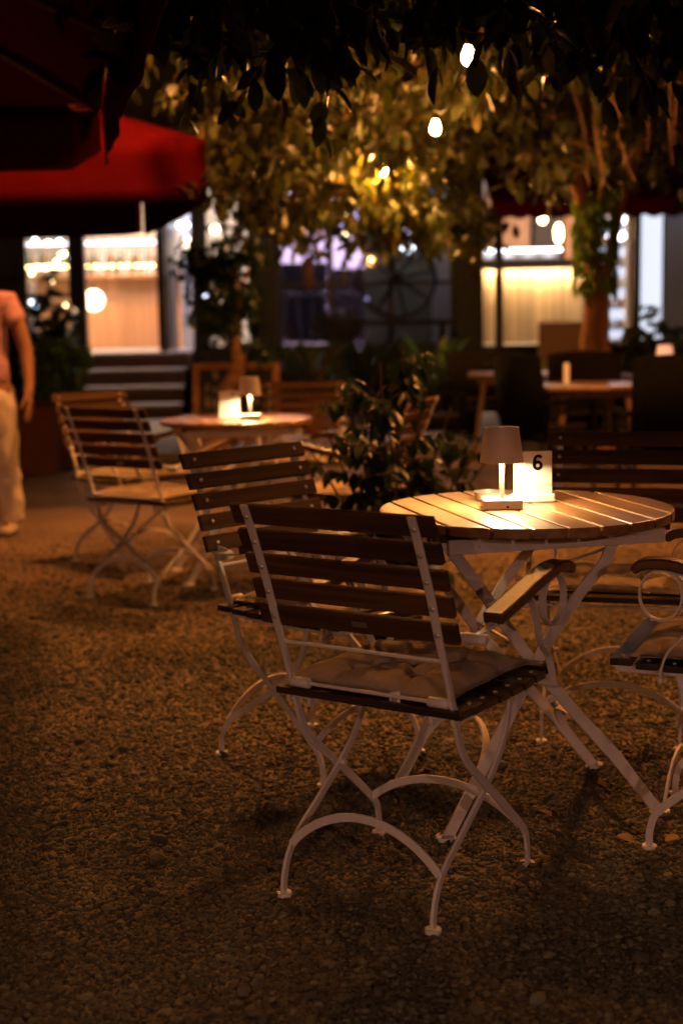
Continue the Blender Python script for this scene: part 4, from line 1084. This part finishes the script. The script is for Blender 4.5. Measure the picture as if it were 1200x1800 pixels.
def bottle(x, y, z, h, m, label, grp):
    b = MB(); r_ = h * .13
    b.lathe([(r_, 0), (r_, h * .55), (r_ * .4, h * .72), (r_ * .35, h * .95), (r_ * .42, h * .955), (r_ * .42, h)], 10)
    o = b.build('bottle', m, None, smooth=40); o.location = (x, y, z); return tag(o, label, 'bottle', grp)
ys_ = 23.2
za, zb = Z(215, 428, ys_), Z(215, 468, ys_)
shelf('long back bar shelf behind the plank counter, edged with white and warm light strips', X(40, ys_), X(288, ys_), ys_, [(za, M['led_cool']), (zb, M['led_warm'])], None, 0, 1, '')
r = random.Random(12); bm_ = [M['bottle_g'], M['bottle_b'], M['bottle_c']]
for k in range(30):
    x = X(48, ys_) + (X(280, ys_) - X(48, ys_)) * (k + .5 + r.uniform(-.2, .2)) / 30
    bottle(x, ys_ - .02, zb + .021, r.uniform(.22, .30), bm_[k % 3], 'bottle on the back bar shelf under the white light strip', 'bottles on the back bar shelf')
for k in range(9):
    bottle(X(160, yb) + .12 * k + r.uniform(-.03, .03), yb + .2, ZF + 1.066, r.uniform(.18, .30), bm_[(k * 2) % 3], 'bottle standing on the plank fronted bar counter', 'bottles on the bar counter')
gl = thing('globe_lamp', 'large round white globe lamp hanging before the plank bar front', 'lamp', P(165, 528, 20.3))
q = MB(); q.sphere((0, 0, 0), .145, 16); q.build('globe', M['led_soft'], gl, smooth=180)
q = MB(); q.tube([(0, 0, .15), (0, 0, ZC - gl.location.z - .003)], .006, 6); q.lathe([(.03, .14), (.03, .19), (.001, .2)], 12); q.build('cord', M['cable'], gl)
def clight(px, py, Y, w_, d_, m, label, group):
    t = thing('ceiling_light', label, 'ceiling light', (X(px, Y), Y, ZC - .002), 0, group)
    a = MB(); a.box((0, 0, -.012), (w_ + .06, d_ + .06, .024)); a.build('frame', M['plaster'], t)
    a = MB(); a.box((0, 0, -.027), (w_, d_, .006)); a.build('diffuser', m, t); return t
clight(200, 0, 19.9, 1.2, .5, M['ceil_warm'], 'warm ceiling light over the left bar counter', 'ceiling lights inside the cafe')
clight(230, 0, 22.2, .8, .5, M['ceil_warm'], 'warm ceiling light above the back bar shelf', 'ceiling lights inside the cafe')
clight(318, 0, 19.2, .5, .5, M['ceil_cool'], 'cool ceiling light before the white wall right of the bar door', 'ceiling lights inside the cafe')
clight(400, 0, 20.6, .5, .5, M['ceil_cool'], 'cool ceiling light behind the narrow window left of the big column', 'ceiling lights inside the cafe')
clight(560, 0, 22.3, 1.2, .5, M['ceil_purple'], 'purple ceiling light in the room behind the wagon wheel', 'ceiling lights inside the cafe')
clight(720, 0, 19.3, .22, .10, M['ceil_cool'], 'small cool ceiling light behind the wagon wheel', 'ceiling lights inside the cafe')
clight(920, 0, 20.6, .9, .4, M['ceil_warm'], 'warm ceiling light over the right bar', 'ceiling lights inside the cafe')
clight(1085, 0, 21.2, .3, .3, M['ceil_cool'], 'cool ceiling light before the shelves right of the ficus trunk', 'ceiling lights inside the cafe')
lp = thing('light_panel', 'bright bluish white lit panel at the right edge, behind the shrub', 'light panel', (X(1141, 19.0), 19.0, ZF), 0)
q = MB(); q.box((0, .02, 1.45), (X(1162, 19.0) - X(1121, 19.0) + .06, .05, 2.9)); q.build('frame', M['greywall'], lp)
q = MB(); q.box((0, -.012, 1.45), (X(1162, 19.0) - X(1121, 19.0), .012, 2.84)); q.build('diffuser', emat('panel_glow', (.80, .80, 1.0), 1.35), lp)  # no lamp diffuser: glow put in for light on the white wall
clight(1190, 0, 18.82, .5, .2, M['ceil_cool'], 'cool ceiling light washing the wall at the right edge', 'ceiling lights inside the cafe')
# wall lamp ovals and fairy bulbs seen in the windows
def glow(px, py, Y, rad, m, name, label, group):
    b = MB(); b.sphere((0, 0, 0), rad, 8); o = b.build(name, m, None, smooth=180); o.location = P(px, py, Y); return tag(o, label, 'light bulb', group)
for k, (px, py, wm) in enumerate([(56, 480, 0), (66, 470, 0), (80, 470, 0), (86, 469, 0), (100, 470, 0), (100, 460, 0), (108, 448, 0), (113, 446, 0), (91, 494, 0), (38, 535, 1), (57, 532, 1), (66, 538, 1), (114, 538, 0), (126, 530, 0), (136, 539, 0), (62, 420, 1), (85, 427, 1), (105, 425, 1), (132, 427, 1)]):
    glow(px, py, YF + 1.6 if px > 36 else YF + .3, .026 if wm == 0 else .03, M['fairy_cool'] if wm else M['fairy'], 'fairy_light', 'small bluish fairy light behind the left window' if wm else 'small warm fairy light behind the left window', 'bluish fairy lights behind the left window' if wm else 'warm fairy lights behind the left window')
for k, (px, py, Y, rad, m, lb) in enumerate([(322, 396, 19.3, .06, 'led_white', 'white oval light on the pale wall right of the bar door'), (378, 403, 18.0, .045, 'fairy', 'warm bulb above the small tree crown'), (266, 386, 17.6, .045, 'led_cool', 'blue white bulb below the red parasol edge'), (330, 435, 19.3, .09, 'led_soft', 'warm wall lamp beside the post right of the door'), (363, 524, 17.9, .04, 'led_cool', 'blue white light left of the small tree crown'), (352, 373, 19.0, .035, 'fairy', 'small warm light above the pale wall'),
                                            (489, 347, 17.8, .045, 'fairy', 'warm light at the top of the window right of the big column'), (485, 370, 17.8, .04, 'led_white', 'white light beside the big column'), (717, 438, 19.8, .08, 'led_white', 'white lamp behind the wagon wheel'), (953, 386, 19.2, .05, 'fairy', 'orange red lamp under the right awning'), (1084, 386, 20.4, .10, 'led_white', 'upper oval white lamp right of the ficus trunk'), (1082, 415, 20.4, .10, 'led_white', 'lower oval white lamp right of the ficus trunk'), (981, 410, 21.4, .09, 'led_warm', 'bright warm lamp behind the right bar'), (1024, 473, 19.2, .03, 'led_white', 'bright spot light at the right end of the bar counter')]):
    o = glow(px, py, Y, rad, M[m], 'wall_light', lb, 'small lights on the cafe front')
    if rad >= .06 and Y > 19: o.scale = (1.4, .7, .6) if m == 'led_white' else (.6, .6, 1.5)
# bright wall fixture behind the left door: strip
# middle room furniture
bx('display_cabinet', (X(490, 22.8), 22.8, ZF), (X(575, 22.8), 23.3, ZF + 1.25), M['rattan'], 'dark low cabinet behind the window right of the big column', 'cabinet')
bx('display_cabinet', (X(585, 22.8), 22.8, ZF), (X(640, 22.8), 23.3, ZF + 1.15), M['greycloth'], 'dark grey low cabinet behind the second window pane', 'cabinet')
bx('curtain', (X(760, 20), 20, ZF), (X(806, 20), 20.12, ZC - .01), M['greywall'], 'pale grey curtain behind the window right of the wagon wheel', 'curtain')
for k, (px, py, Y, rad, m) in enumerate([(626, 382, 21.5, .07, 'violet'), (612, 395, 21.8, .06, 'violet'), (602, 392, 21.2, .05, 'violet'), (712, 405, 19.2, .05, 'violet'), (778, 413, 19.0, .03, 'violet'), (642, 527, 18.2, .03, 'violet'), (607, 377, 21.0, .03, 'fairy'), (725, 427, 19.6, .03, 'fairy'), (749, 427, 19.6, .025, 'fairy'), (609, 409, 20.8, .03, 'fairy'), (560, 445, 22.0, .05, 'soft')]):
    if 'violet' not in M: M['violet'] = emat('violet_bulb', (.50, .45, 1.0), 9); M['soft'] = emat('pink_bulb', (1.0, .62, .62), 3)
    glow(px, py, Y, rad, M[m], 'fairy_light', ['bluish violet light behind the middle windows', 'small warm or pink light behind the middle windows'][m != 'violet'], ['violet lights behind the middle windows', 'warm lights behind the middle windows'][m != 'violet'])
rw = random.Random(31)
for k in range(9):
    px = 497 + 15 * k; h_ = rw.uniform(.25, .6); z_ = Z(px, rw.uniform(400, 440), 23.9)
    bx('wall_picture', (X(px, 23.9), 23.94, z_), (X(px + rw.uniform(8, 12), 23.9), 23.98, z_ + h_), [M['sofa'], M['greywall'], M['plaster'], M['arm']][k % 4], 'small framed board on the purple lit back wall', 'picture', 'boards on the purple lit back wall')
for k, px in enumerate((512, 560, 612)):
    t = thing('bar_stool', 'dark high stool in the purple lit room', 'stool', (X(px, 21.4), 21.4, ZF), 0, 'stools in the purple lit room')
    q = MB(); q.lathe([(.001, .70), (.17, .70), (.18, .73), (.17, .76), (.001, .77)], 16, closed=True); q.build('seat', M['black'], t, smooth=40)
    for a in range(4):
        q = MB(); q.tube([(.12 * math.cos(a * 1.571 + .78), .12 * math.sin(a * 1.571 + .78), .70), (.2 * math.cos(a * 1.571 + .78), .2 * math.sin(a * 1.571 + .78), 0)], .014, 6); q.build('leg', M['black'], t, smooth=40)
for k, (px, Y, h_, n_) in enumerate(((650, 16.9, 1.3, 30), (760, 16.9, 1.1, 26), (505, 17.2, 1.0, 24), (600, 17.3, .9, 24))):
    rosette('leafy_plant', ['tall leafy plant below the wagon wheel hub', 'leafy plant in front of the pale curtain', 'leafy plant beside the big dark column', 'low leafy plant under the black bowl planter'][k], 'plant', (gx(px, Y), Y, .055), n_, h_, [M['leaf'], M['leaf_green']][k % 2], 40 + k, .10, 1.1, .3, 'plants below the middle windows', (.18, .34, M['pot']))
# right bar
yr = 20.0
ct = thing('bar_counter', 'bar counter with glowing ribbed wooden front and dark top, right of the middle', 'bar counter', (X(935, yr), yr, ZF))
wb = X(1040, yr) - X(835, yr); zt_ = Z(935, 470, yr) - ZF
q = MB(); nrib = 34
q.box((0, .03, zt_ / 2), (wb, .04, zt_))
for k in range(nrib): q.box((-wb / 2 + wb / nrib * (k + .5), 0, zt_ / 2), (wb / nrib * .90, .014, zt_ - .004))
q.build('front', M['barslat'], ct)
q = MB(); q.box((0, .10, zt_ + .055), (wb + .08, .56, .09)); q.build('top', M['black'], ct, bevel=.01)
q = MB(); q.box((0, -.165, zt_ - .012), (wb + .08, .03, .043)); q.build('lip', M['barwood'], ct)
q = MB(); q.box((-.02, -.115, zt_ + .002), (wb - .1, .03, .012)); q.build('light_strip', emat('bar_strip', (1.0, .70, .40), 230), ct)
dc = thing('display_case', 'white lit glass display case on the dark bar top', 'display case', (X(915, yr), yr + .12, ZF + zt_ + .103))
q = MB(); wd_ = X(985, yr) - X(845, yr); q.box((0, 0, .015), (wd_, .34, .03)); q.box((0, .16, .09), (wd_, .02, .12)); q.build('case', M['plaster'], dc)
q = MB(); q.box((0, -.16, .135), (wd_, .03, .028)); q.build('light_strip', M['led_white'], dc)
r = random.Random(2)
for k in range(7):
    b = MB(); b.lathe([(.03, 0), (.05, .005), (.055, .05), (.05, .055), (.001, .05)], 12, closed=True); o = b.build('food_tray', M['glass_tray'] if k % 2 else M['plaster'], None); o.location = (X(858 + 18 * k, yr), yr + .10, ZF + zt_ + .134); tag(o, 'small bowl inside the lit display case', 'bowl', 'bowls in the display case')
bx('back_cabinet', (X(858, 22.5), 22.5, ZF), (X(930, 22.5), 22.9, ZF + 2.35), M['sofa'], 'tan tall cabinet behind the right bar', 'cabinet')
bx('back_cabinet', (X(938, 22.5), 22.5, ZF), (X(975, 22.5), 22.9, ZF + 2.2), M['darkwall'], 'dark tall cabinet behind the right bar', 'cabinet')
bx('back_cabinet', (X(993, 22.5), 22.5, ZF), (X(1035, 22.5), 22.9, ZF + 2.45), M['barwood'], 'brown wooden cabinet behind the right bar, next to the ficus trunk', 'cabinet')
# shelves and light tube by the trunk
sh = thing('display_shelf', 'blue white lit shelf unit right of the ficus trunk', 'shelf', (X(1078, 21.6), 21.6, ZF))
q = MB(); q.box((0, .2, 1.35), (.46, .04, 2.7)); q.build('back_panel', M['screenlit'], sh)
for k in range(7):
    q = MB(); q.box((0, 0, .15 + k * .31), (.44, .34, .03)); q.build('shelf_board', M['darkwall'], sh)
for k in range(12):
    z = ZF + .166 + (k % 6) * .31; b = MB(); b.box((0, 0, .06), (.17, .18, .12)); o = b.build('goods_box', [M['greywall'], M['sofa'], M['bottle_c']][k % 3], None, bevel=.005); o.location = (X(1078, 21.6) - .11 + .22 * (k // 6), 21.55, z); tag(o, 'small box on the lit shelf unit right of the ficus trunk', 'box', 'boxes on the lit shelf unit')
lt = thing('tube_light', 'vertical white tube light beside the post right of the trunk', 'light', P(1106, 485, 19.4))
q = MB(); q.tube([(0, 0, -.42), (0, 0, .42)], .036, 10); q.build('tube', M['led_cool'], lt); q = MB(); q.box((0, .06, 0), (.06, .04, .92)); q.build('holder', M['plaster'], lt)

# awning over the right bar
aw = thing('awning', 'dark maroon awning with scalloped edge over the right bar', 'awning', (0, 17.2, 0))
q = MB(); x0, x1 = X(862, 16.6), 5.6; za_, zb_ = P(1000, 352, 16.6).z, P(1000, 262, 16.6).z
q.add([(x0, -.6, za_), (x1, -.6, za_), (x1, 1.2, zb_ + .25), (x0, 1.2, zb_ + .25)], [(0, 1, 2, 3)])
o = q.build('canopy', M['maroon'], aw); md = o.modifiers.new('thick', 'SOLIDIFY'); md.thickness = .004
q = MB(); n = 150; vs = []; fs = []
for i in range(n + 1):
    x = x0 + (x1 - x0) * i / n; ph = (x - x0) / .22
    vs += [(x, -.606, za_), (x, -.612 - .01 * math.sin(ph * 6.28), za_ - .17 - .035 * abs(math.sin(ph * math.pi)))]
for i in range(n): fs.append((2 * i, 2 * i + 1, 2 * i + 3, 2 * i + 2))
q.add(vs, fs); o = q.build('valance', M['maroon'], aw); md = o.modifiers.new('thick', 'SOLIDIFY'); md.thickness = .003
for px in (877,):
    q = MB(); xx = P(px, 500, 16.6).x; q.box((xx, -.57, za_ / 2), (.085, .07, za_)); q.build('post', M['black'], aw)
q = MB(); q.box((5.5, -.57, za_ / 2), (.085, .07, za_)); q.build('post', M['black'], aw)

# wagon wheel, hanging lantern, dark bowl planter
wh = thing('wagon_wheel', 'old dark wagon wheel with spokes leaning in front of the window', 'wheel', P(697, 490, 17.75))
q = MB(); rad = .50
prof = [(rad - .045, -.03), (rad, -.03), (rad, .03), (rad - .045, .03), (rad - .045, -.03)]
q.lathe(prof, 40, closed=True); 
rim = q.build('rim', M['metalwheel'], wh, smooth=35); 
q = MB(); q.lathe([(.05, -.09), (.075, -.05), (.075, .05), (.05, .09)], 16); hb = q.build('hub', M['metalwheel'], wh, smooth=35)
for k in range(8):
    a = k * math.pi / 4 + .2; q = MB(); q.tube([(math.cos(a) * .06, math.sin(a) * .06, 0), (math.cos(a) * (rad - .04), math.sin(a) * (rad - .04), 0)], [.024, .016], 8); q.build('spoke', M['metalwheel'], wh, smooth=40)
wh.rotation_euler = (R(84), 0, R(8))
tr = thing('wheel_stand', 'dark bench under the wagon wheel', 'bench', (wh.location.x, 17.7, .055))
q = MB(); zz = wh.location.z - rad - .06; q.box((0, 0, zz - .03), (1.3, .4, .06)); q.build('seat', M['metalwheel'], tr, bevel=.006)
for sx in (-.55, .55): 
    for sy in (-.15, .15):
        q = MB(); q.box((sx, sy, (zz - .06) / 2), (.06, .06, zz - .06)); q.build('leg', M['metalwheel'], tr)
ln = thing('hanging_lantern', 'brown cylindrical lantern hanging in front of the purple lit window', 'lantern', P(541, 447, 15.5))
q = MB(); q.lathe([(.03, -.02), (.06, -.06), (.062, -.30), (.035, -.35), (.0001, -.36)], 14, closed=True); q.lathe([(.045, -.36), (.010, -.40)], 10); q.build('body', M['arm'], ln, smooth=40)
q = MB(); q.tube([(0, 0, -.03), (0, 0, 1.25)], .005, 6); q.build('cord', M['cable'], ln)
bw = thing('bowl_planter', 'wide black bowl planter with small white flowers before the wheel', 'planter', P(594, 588, 15.6))
bw.location.z = .055; zb2 = P(594, 561, 15.6).z - .055
q = MB(); q.lathe([(.10, zb2 - .26), (.24, zb2 - .16), (.31, zb2), (.29, zb2), (.22, zb2 - .10), (.001, zb2 - .12)], 24, closed=True); q.build('bowl', M['pot'], bw, smooth=40)
q = MB(); q.lathe([(.20, 0), (.20, .03), (.05, .06), (.05, zb2 - .25)], 18); q.build('stand', M['black'], bw, smooth=40)
lv = Leaves(False); r = random.Random(3)
for _ in range(120):
    a = r.random() * 6.28; rr_ = r.uniform(0, .24); lv.put((rr_ * math.cos(a), rr_ * math.sin(a), zb2 - .06 + r.uniform(0, .10)), (math.cos(a), math.sin(a), r.uniform(.2, 1.2)), r.uniform(.06, .11), r.uniform(-.6, .6))
lv.build('foliage', M['leaf'], bw)
fl_ = MB()
for _ in range(26):
    a = r.random() * 6.28; rr_ = r.uniform(.02, .2); c = Vector((rr_ * math.cos(a), rr_ * math.sin(a), zb2 + .04 + r.uniform(0, .07)))
    for k in range(5): 
        b_ = k * 1.257; fl_.add([c, c + Vector((math.cos(b_) * .022, math.sin(b_) * .022, .008)), c + Vector((math.cos(b_ + .6) * .026, math.sin(b_ + .6) * .026, .004)), c + Vector((math.cos(b_ + 1.1) * .02, math.sin(b_ + 1.1) * .02, .008))], [(0, 1, 2, 3)])
fl_.build('flower', M['card'], bw)

# ------------------------------------------------------------------ terrace furniture at the right
def cafe_table(label, x, y, rz, w_=.72, d_=.70, h=.75):
    t = thing('cafe_table', label, 'table', (x, y, 0), rz, 'square wooden cafe tables at the right')
    q = MB()
    for k in range(5): q.box((-w_ / 2 + w_ / 5 * (k + .5), 0, h - .014), (w_ / 5 - .004, d_, .028))
    q.build('table_top', M['cafe_top'], t, bevel=.003)
    for sy in (-1, 1):
        q = MB(); q.box((0, sy * (d_ / 2 - .07), h - .055), (w_ - .16, .022, .05)); q.build('apron_rail', M['cafe_leg'], t, bevel=.002)
    for sx in (-1, 1):
        for sy in (-1, 1):
            q = MB(); q.tube([(sx * (w_ / 2 - .14), sy * (d_ / 2 - .10), h - .03), (sx * (w_ / 2 - .05), sy * (d_ / 2 - .05), 0)], [.024, .017], 8); q.build('leg', M['cafe_leg'], t, smooth=40)
    return t
def cafe_chair(label, x, y, rz, m, hb=.92, wdt=.52):
    t = thing('rattan_armchair', label, 'chair', (x, y, 0), rz, 'dark armchairs around the cafe tables at the right')
    q = MB(); n = 7; vs = []
    for i in range(n):
        u = i / (n - 1) * 2 - 1
        for z in (.40, hb): vs.append((u * wdt / 2, -.24 + .05 * (u * u) - (z - .4) * .14, z - .02 * u * u * (z > .5)))
    fs = [(2 * i, 2 * i + 2, 2 * i + 3, 2 * i + 1) for i in range(n - 1)]; q.add(vs, fs)
    o = q.build('backrest', m, t, smooth=60); md = o.modifiers.new('t', 'SOLIDIFY'); md.thickness = .035; md.offset = 0
    q = MB(); q.box((0, 0, .40), (wdt - .02, .48, .07)); so = q.build('seat', m, t, bevel=.015)
    q = MB(); q.box((0, .01, .46), (wdt - .10, .44, .05)); q.build('seat_pad', M['greycloth'], so, bevel=.02)
    for sx in (-1, 1):
        q = MB(); q.box((sx * (wdt / 2 + .005), -.02, .64), (.045, .46, .035)); q.box((sx * (wdt / 2 + .005), .19, .52), (.04, .04, .215)); q.build('armrest', m, t, bevel=.008)
        for sy in (-.2, .2):
            q = MB(); q.tube([(sx * (wdt / 2 - .03), sy, .37), (sx * (wdt / 2 - .02), sy * 1.08, 0)], [.020, .015], 8); q.build('leg', M['black'], t, smooth=40)
    return t
tA = cafe_table('square wooden cafe table with a small pale stand on it', gx(1032, 10.2), 10.2, R(4))
tB = cafe_table('farther square cafe table whose lit top edge shows left of the dark armchairs', gx(868, 13.1) + .05, 12.3, R(-6))
tC = cafe_table('cafe table carrying the small pink shaded lamp at the right edge', gx(1180, 11.4), 11.4, R(0))
cafe_chair('large black armchair back cropped by the right photo edge', gx(1178, 8.9), 8.9, R(2), M['rattan'], 1.0, .60)
cafe_chair('black armchair seen from behind between the two middle cafe tables', gx(962, 10.1), 10.1, R(-62), M['rattan'], .98, .54)
cafe_chair('grey backed armchair behind the table with the pale stand', gx(1035, 11.1), 11.1, R(178), M['greycloth'], .95, .58)
cafe_chair('brown grey armchair behind the farther cafe table, facing the camera', gx(838, 13.2), 13.2, R(176), M['greycloth'], .92, .56)
cafe_chair('low dark armchair half hidden behind the ficus shrub', gx(755, 11.2), 11.2, R(-80), M['rattan'], .86, .54)
cafe_chair('dark armchair at the right side of the farther cafe table', gx(945, 12.6), 12.6, R(80), M['rattan'], .90, .52)
sf = thing('sofa', 'tan upholstered bench below the lit bar counter, left of the ficus trunk', 'sofa', (gx(1000, 16.1), 16.1, .055), R(2))
q = MB(); q.box((0, 0, .27), (.60, .6, .50)); q.build('seat', M['sofa'], sf, bevel=.03)
q = MB(); q.box((0, .27, .78), (.60, .14, .62)); q.build('backrest', M['sofa'], sf, bevel=.03)
bx('white_stand', (P(995, 680, 10.15).x - .018, 10.14, .7515), (P(995, 680, 10.15).x + .018, 10.17, .90), M['plaster'], 'thin pale upright card stand on the cafe table', 'card stand', None, .002)
pk = thing('pink_lamp', 'small pink shaded lamp glowing at the right edge', 'lamp', (gx(1168, 11.35), 11.35, .751))
q = MB(); q.lathe([(.05, 0), (.05, .012), (.008, .016), (.008, .10)], 20); q.build('base', M['lamp_metal'], pk, smooth=40)
q = MB(); q.lathe([(.078, .095), (.052, .235)], 32, closed=True); o = q.build('lamp_shade', emat('pink_shade', (1.0, .42, .26), .75), pk, smooth=60); md = o.modifiers.new('t', 'SOLIDIFY'); md.thickness = .002

# ------------------------------------------------------------------ person
def skin_mesh(name, chains, m, parent, root=0, sub=2, fold=0):
    """chains: lists of (x,y,z,r[,r2]); a chain whose first entry is an int starts at that vertex"""
    V = []; E = []; Rr = []
    for ch in chains:
        prev = None
        for q in ch:
            if isinstance(q, int): prev = q; continue
            V.append(q[:3]); Rr.append((q[3], q[4] if len(q) > 4 else q[3]))
            if prev is not None: E.append((prev, len(V) - 1))
            prev = len(V) - 1
    me = bpy.data.meshes.new(name); me.from_pydata(V, E, []); me.materials.append(m)
    o = bpy.data.objects.new(name, me); C.objects.link(o); o.parent = parent
    md = o.modifiers.new('skin', 'SKIN'); md.use_smooth_shade = True; md.use_x_symmetry = False
    sv = me.skin_vertices[0].data
    for i, (a, b) in enumerate(Rr): sv[i].radius = (a, b)
    sv[root].use_root = True
    s_ = o.modifiers.new('sub', 'SUBSURF'); s_.levels = sub + (fold > 0); s_.render_levels = sub + (fold > 0)
    if fold:
        tx = bpy.data.textures.new(name + '_folds', 'CLOUDS'); tx.noise_scale = .11; tx.noise_depth = 2
        dm = o.modifiers.new('folds', 'DISPLACE'); dm.texture = tx; dm.strength = fold; dm.mid_level = .5; dm.texture_coords = 'LOCAL'
    return o
pe = thing('person', 'person in salmon top and pale trousers cropped by the left edge, arm hanging', 'person', (-2.09, 8.42, 0), R(172))
def arm(s):   # s=+1: the person's left (towards +x local)
    return [(s * .165, 0, 1.385, .058), (s * .215, .005, 1.28, .050), (s * .262, -.005, 1.09, .041, .043), (s * .285, .03, .97, .036), (s * .300, .075, .855, .024, .028), (s * .303, .090, .80, .020, .036)]
ch = [[(0, 0, .95, .14, .11), (0, .005, 1.10, .125, .095), (0, 0, 1.25, .145, .10), (0, -.005, 1.37, .12, .085), (0, -.005, 1.45, .055, .058), (0, .005, 1.52, .052, .056), (0, .015, 1.575, .070, .082), (0, .01, 1.64, .074, .092), (0, .0, 1.70, .055, .07)]]
n0 = 9
for s in (1, -1):
    ch.append([3] + arm(s)); w0 = n0 + 5; n0 += 6
    for k in range(4):
        fy = .060 + .021 * k; L = (.075, .085, .080, .062)[k]
        ch.append([w0, (s * (.302 + .002 * k), fy + .006, .762, .0095), (s * .300, fy + .012, .762 - L * .45, .0085), (s * .292, fy + .016, .762 - L * .8, .0075), (s * .284, fy + .016, .762 - L, .006)]); n0 += 4
    ch.append([w0 - 1, (s * .287, .118, .815, .011), (s * .276, .135, .785, .0095), (s * .272, .140, .755, .0075)]); n0 += 3
for s in (1, -1):
    fy = .10 if s > 0 else -.06
    ch.append([0, (s * .085, 0, .86, .088), (s * .10, fy * .5 + .01, .50, .058), (s * .105, fy * .8, .28, .048), (s * .105, fy - .01, .09, .036), (s * .108, fy + .04, .045, .034, .030), (s * .112, fy + .14, .03, .030, .020)])
body = skin_mesh('body', ch, M['skin'], pe)
# face: eyes, nose, mouth and ears are small forms on the head
f_ = MB(); f_.lathe([(.001, .022), (.009, .010), (.013, -.004), (.010, -.012), (.001, -.014)], 10, (0, .092, 1.595), closed=True); f_.build('nose', M['skin'], body, smooth=60)
for s in (1, -1):
    f_ = MB(); f_.sphere((s * .032, .078, 1.622), .011, 8); f_.build('eye', M['tag'], body, smooth=90)
    f_ = MB(); f_.sphere((s * .072, .0, 1.605), .016, 8, sz=1.8); f_.build('ear', M['skin'], body, smooth=90)
f_ = MB(); f_.tube([(-.024, .082, 1.556), (0, .092, 1.553), (.024, .082, 1.556)], .006, 6); f_.build('mouth', mat('lips', (.35, .10, .08)), body, smooth=60)
f_ = MB(); f_.sphere((0, -.022, 1.662), .092, 14, sz=.95); f_.lathe([(.078, 1.52), (.088, 1.60), (.092, 1.66)], 20, (0, -.03, 0), closed=True); f_.build('hair', M['hair'], body, smooth=90)
skin_mesh('shirt', [[(0, 0, .87, .185, .135), (0, .005, .97, .172, .128), (0, .005, 1.10, .158, .118), (0, 0, 1.25, .168, .122), (0, -.005, 1.37, .13, .095), (0, -.005, 1.435, .078, .070)],
                     [4, (.165, 0, 1.375, .078, .074), (.205, .003, 1.29, .080, .072), (.222, .003, 1.235, .076, .068)], [4, (-.165, 0, 1.375, .078, .074), (-.205, .003, 1.29, .080, .072), (-.222, .003, 1.235, .076, .068)]], M['shirt'], pe, fold=.035)
tc = [[(0, 0, .95, .152, .122), (0, .0, .87, .150, .125)]]
for s in (1, -1):
    fy = .10 if s > 0 else -.06
    tc.append([1, (s * .092, .0, .78, .102, .100), (s * .102, fy * .5 + .01, .50, .086, .084), (s * .106, fy * .8, .28, .080, .078), (s * .106, fy - .01, .10, .074, .078), (s * .106, fy - .01, .065, .072, .076)])
skin_mesh('trousers', tc, M['trousers'], pe, fold=.045)
for s in (1, -1):
    fy = .10 if s > 0 else -.06
    skin_mesh('shoe', [[(s * .106, fy - .045, .045, .042, .040), (s * .108, fy + .02, .042, .043, .040), (s * .112, fy + .10, .032, .044, .030), (s * .114, fy + .17, .028, .036, .024)]], M['shoe'], pe, sub=2)
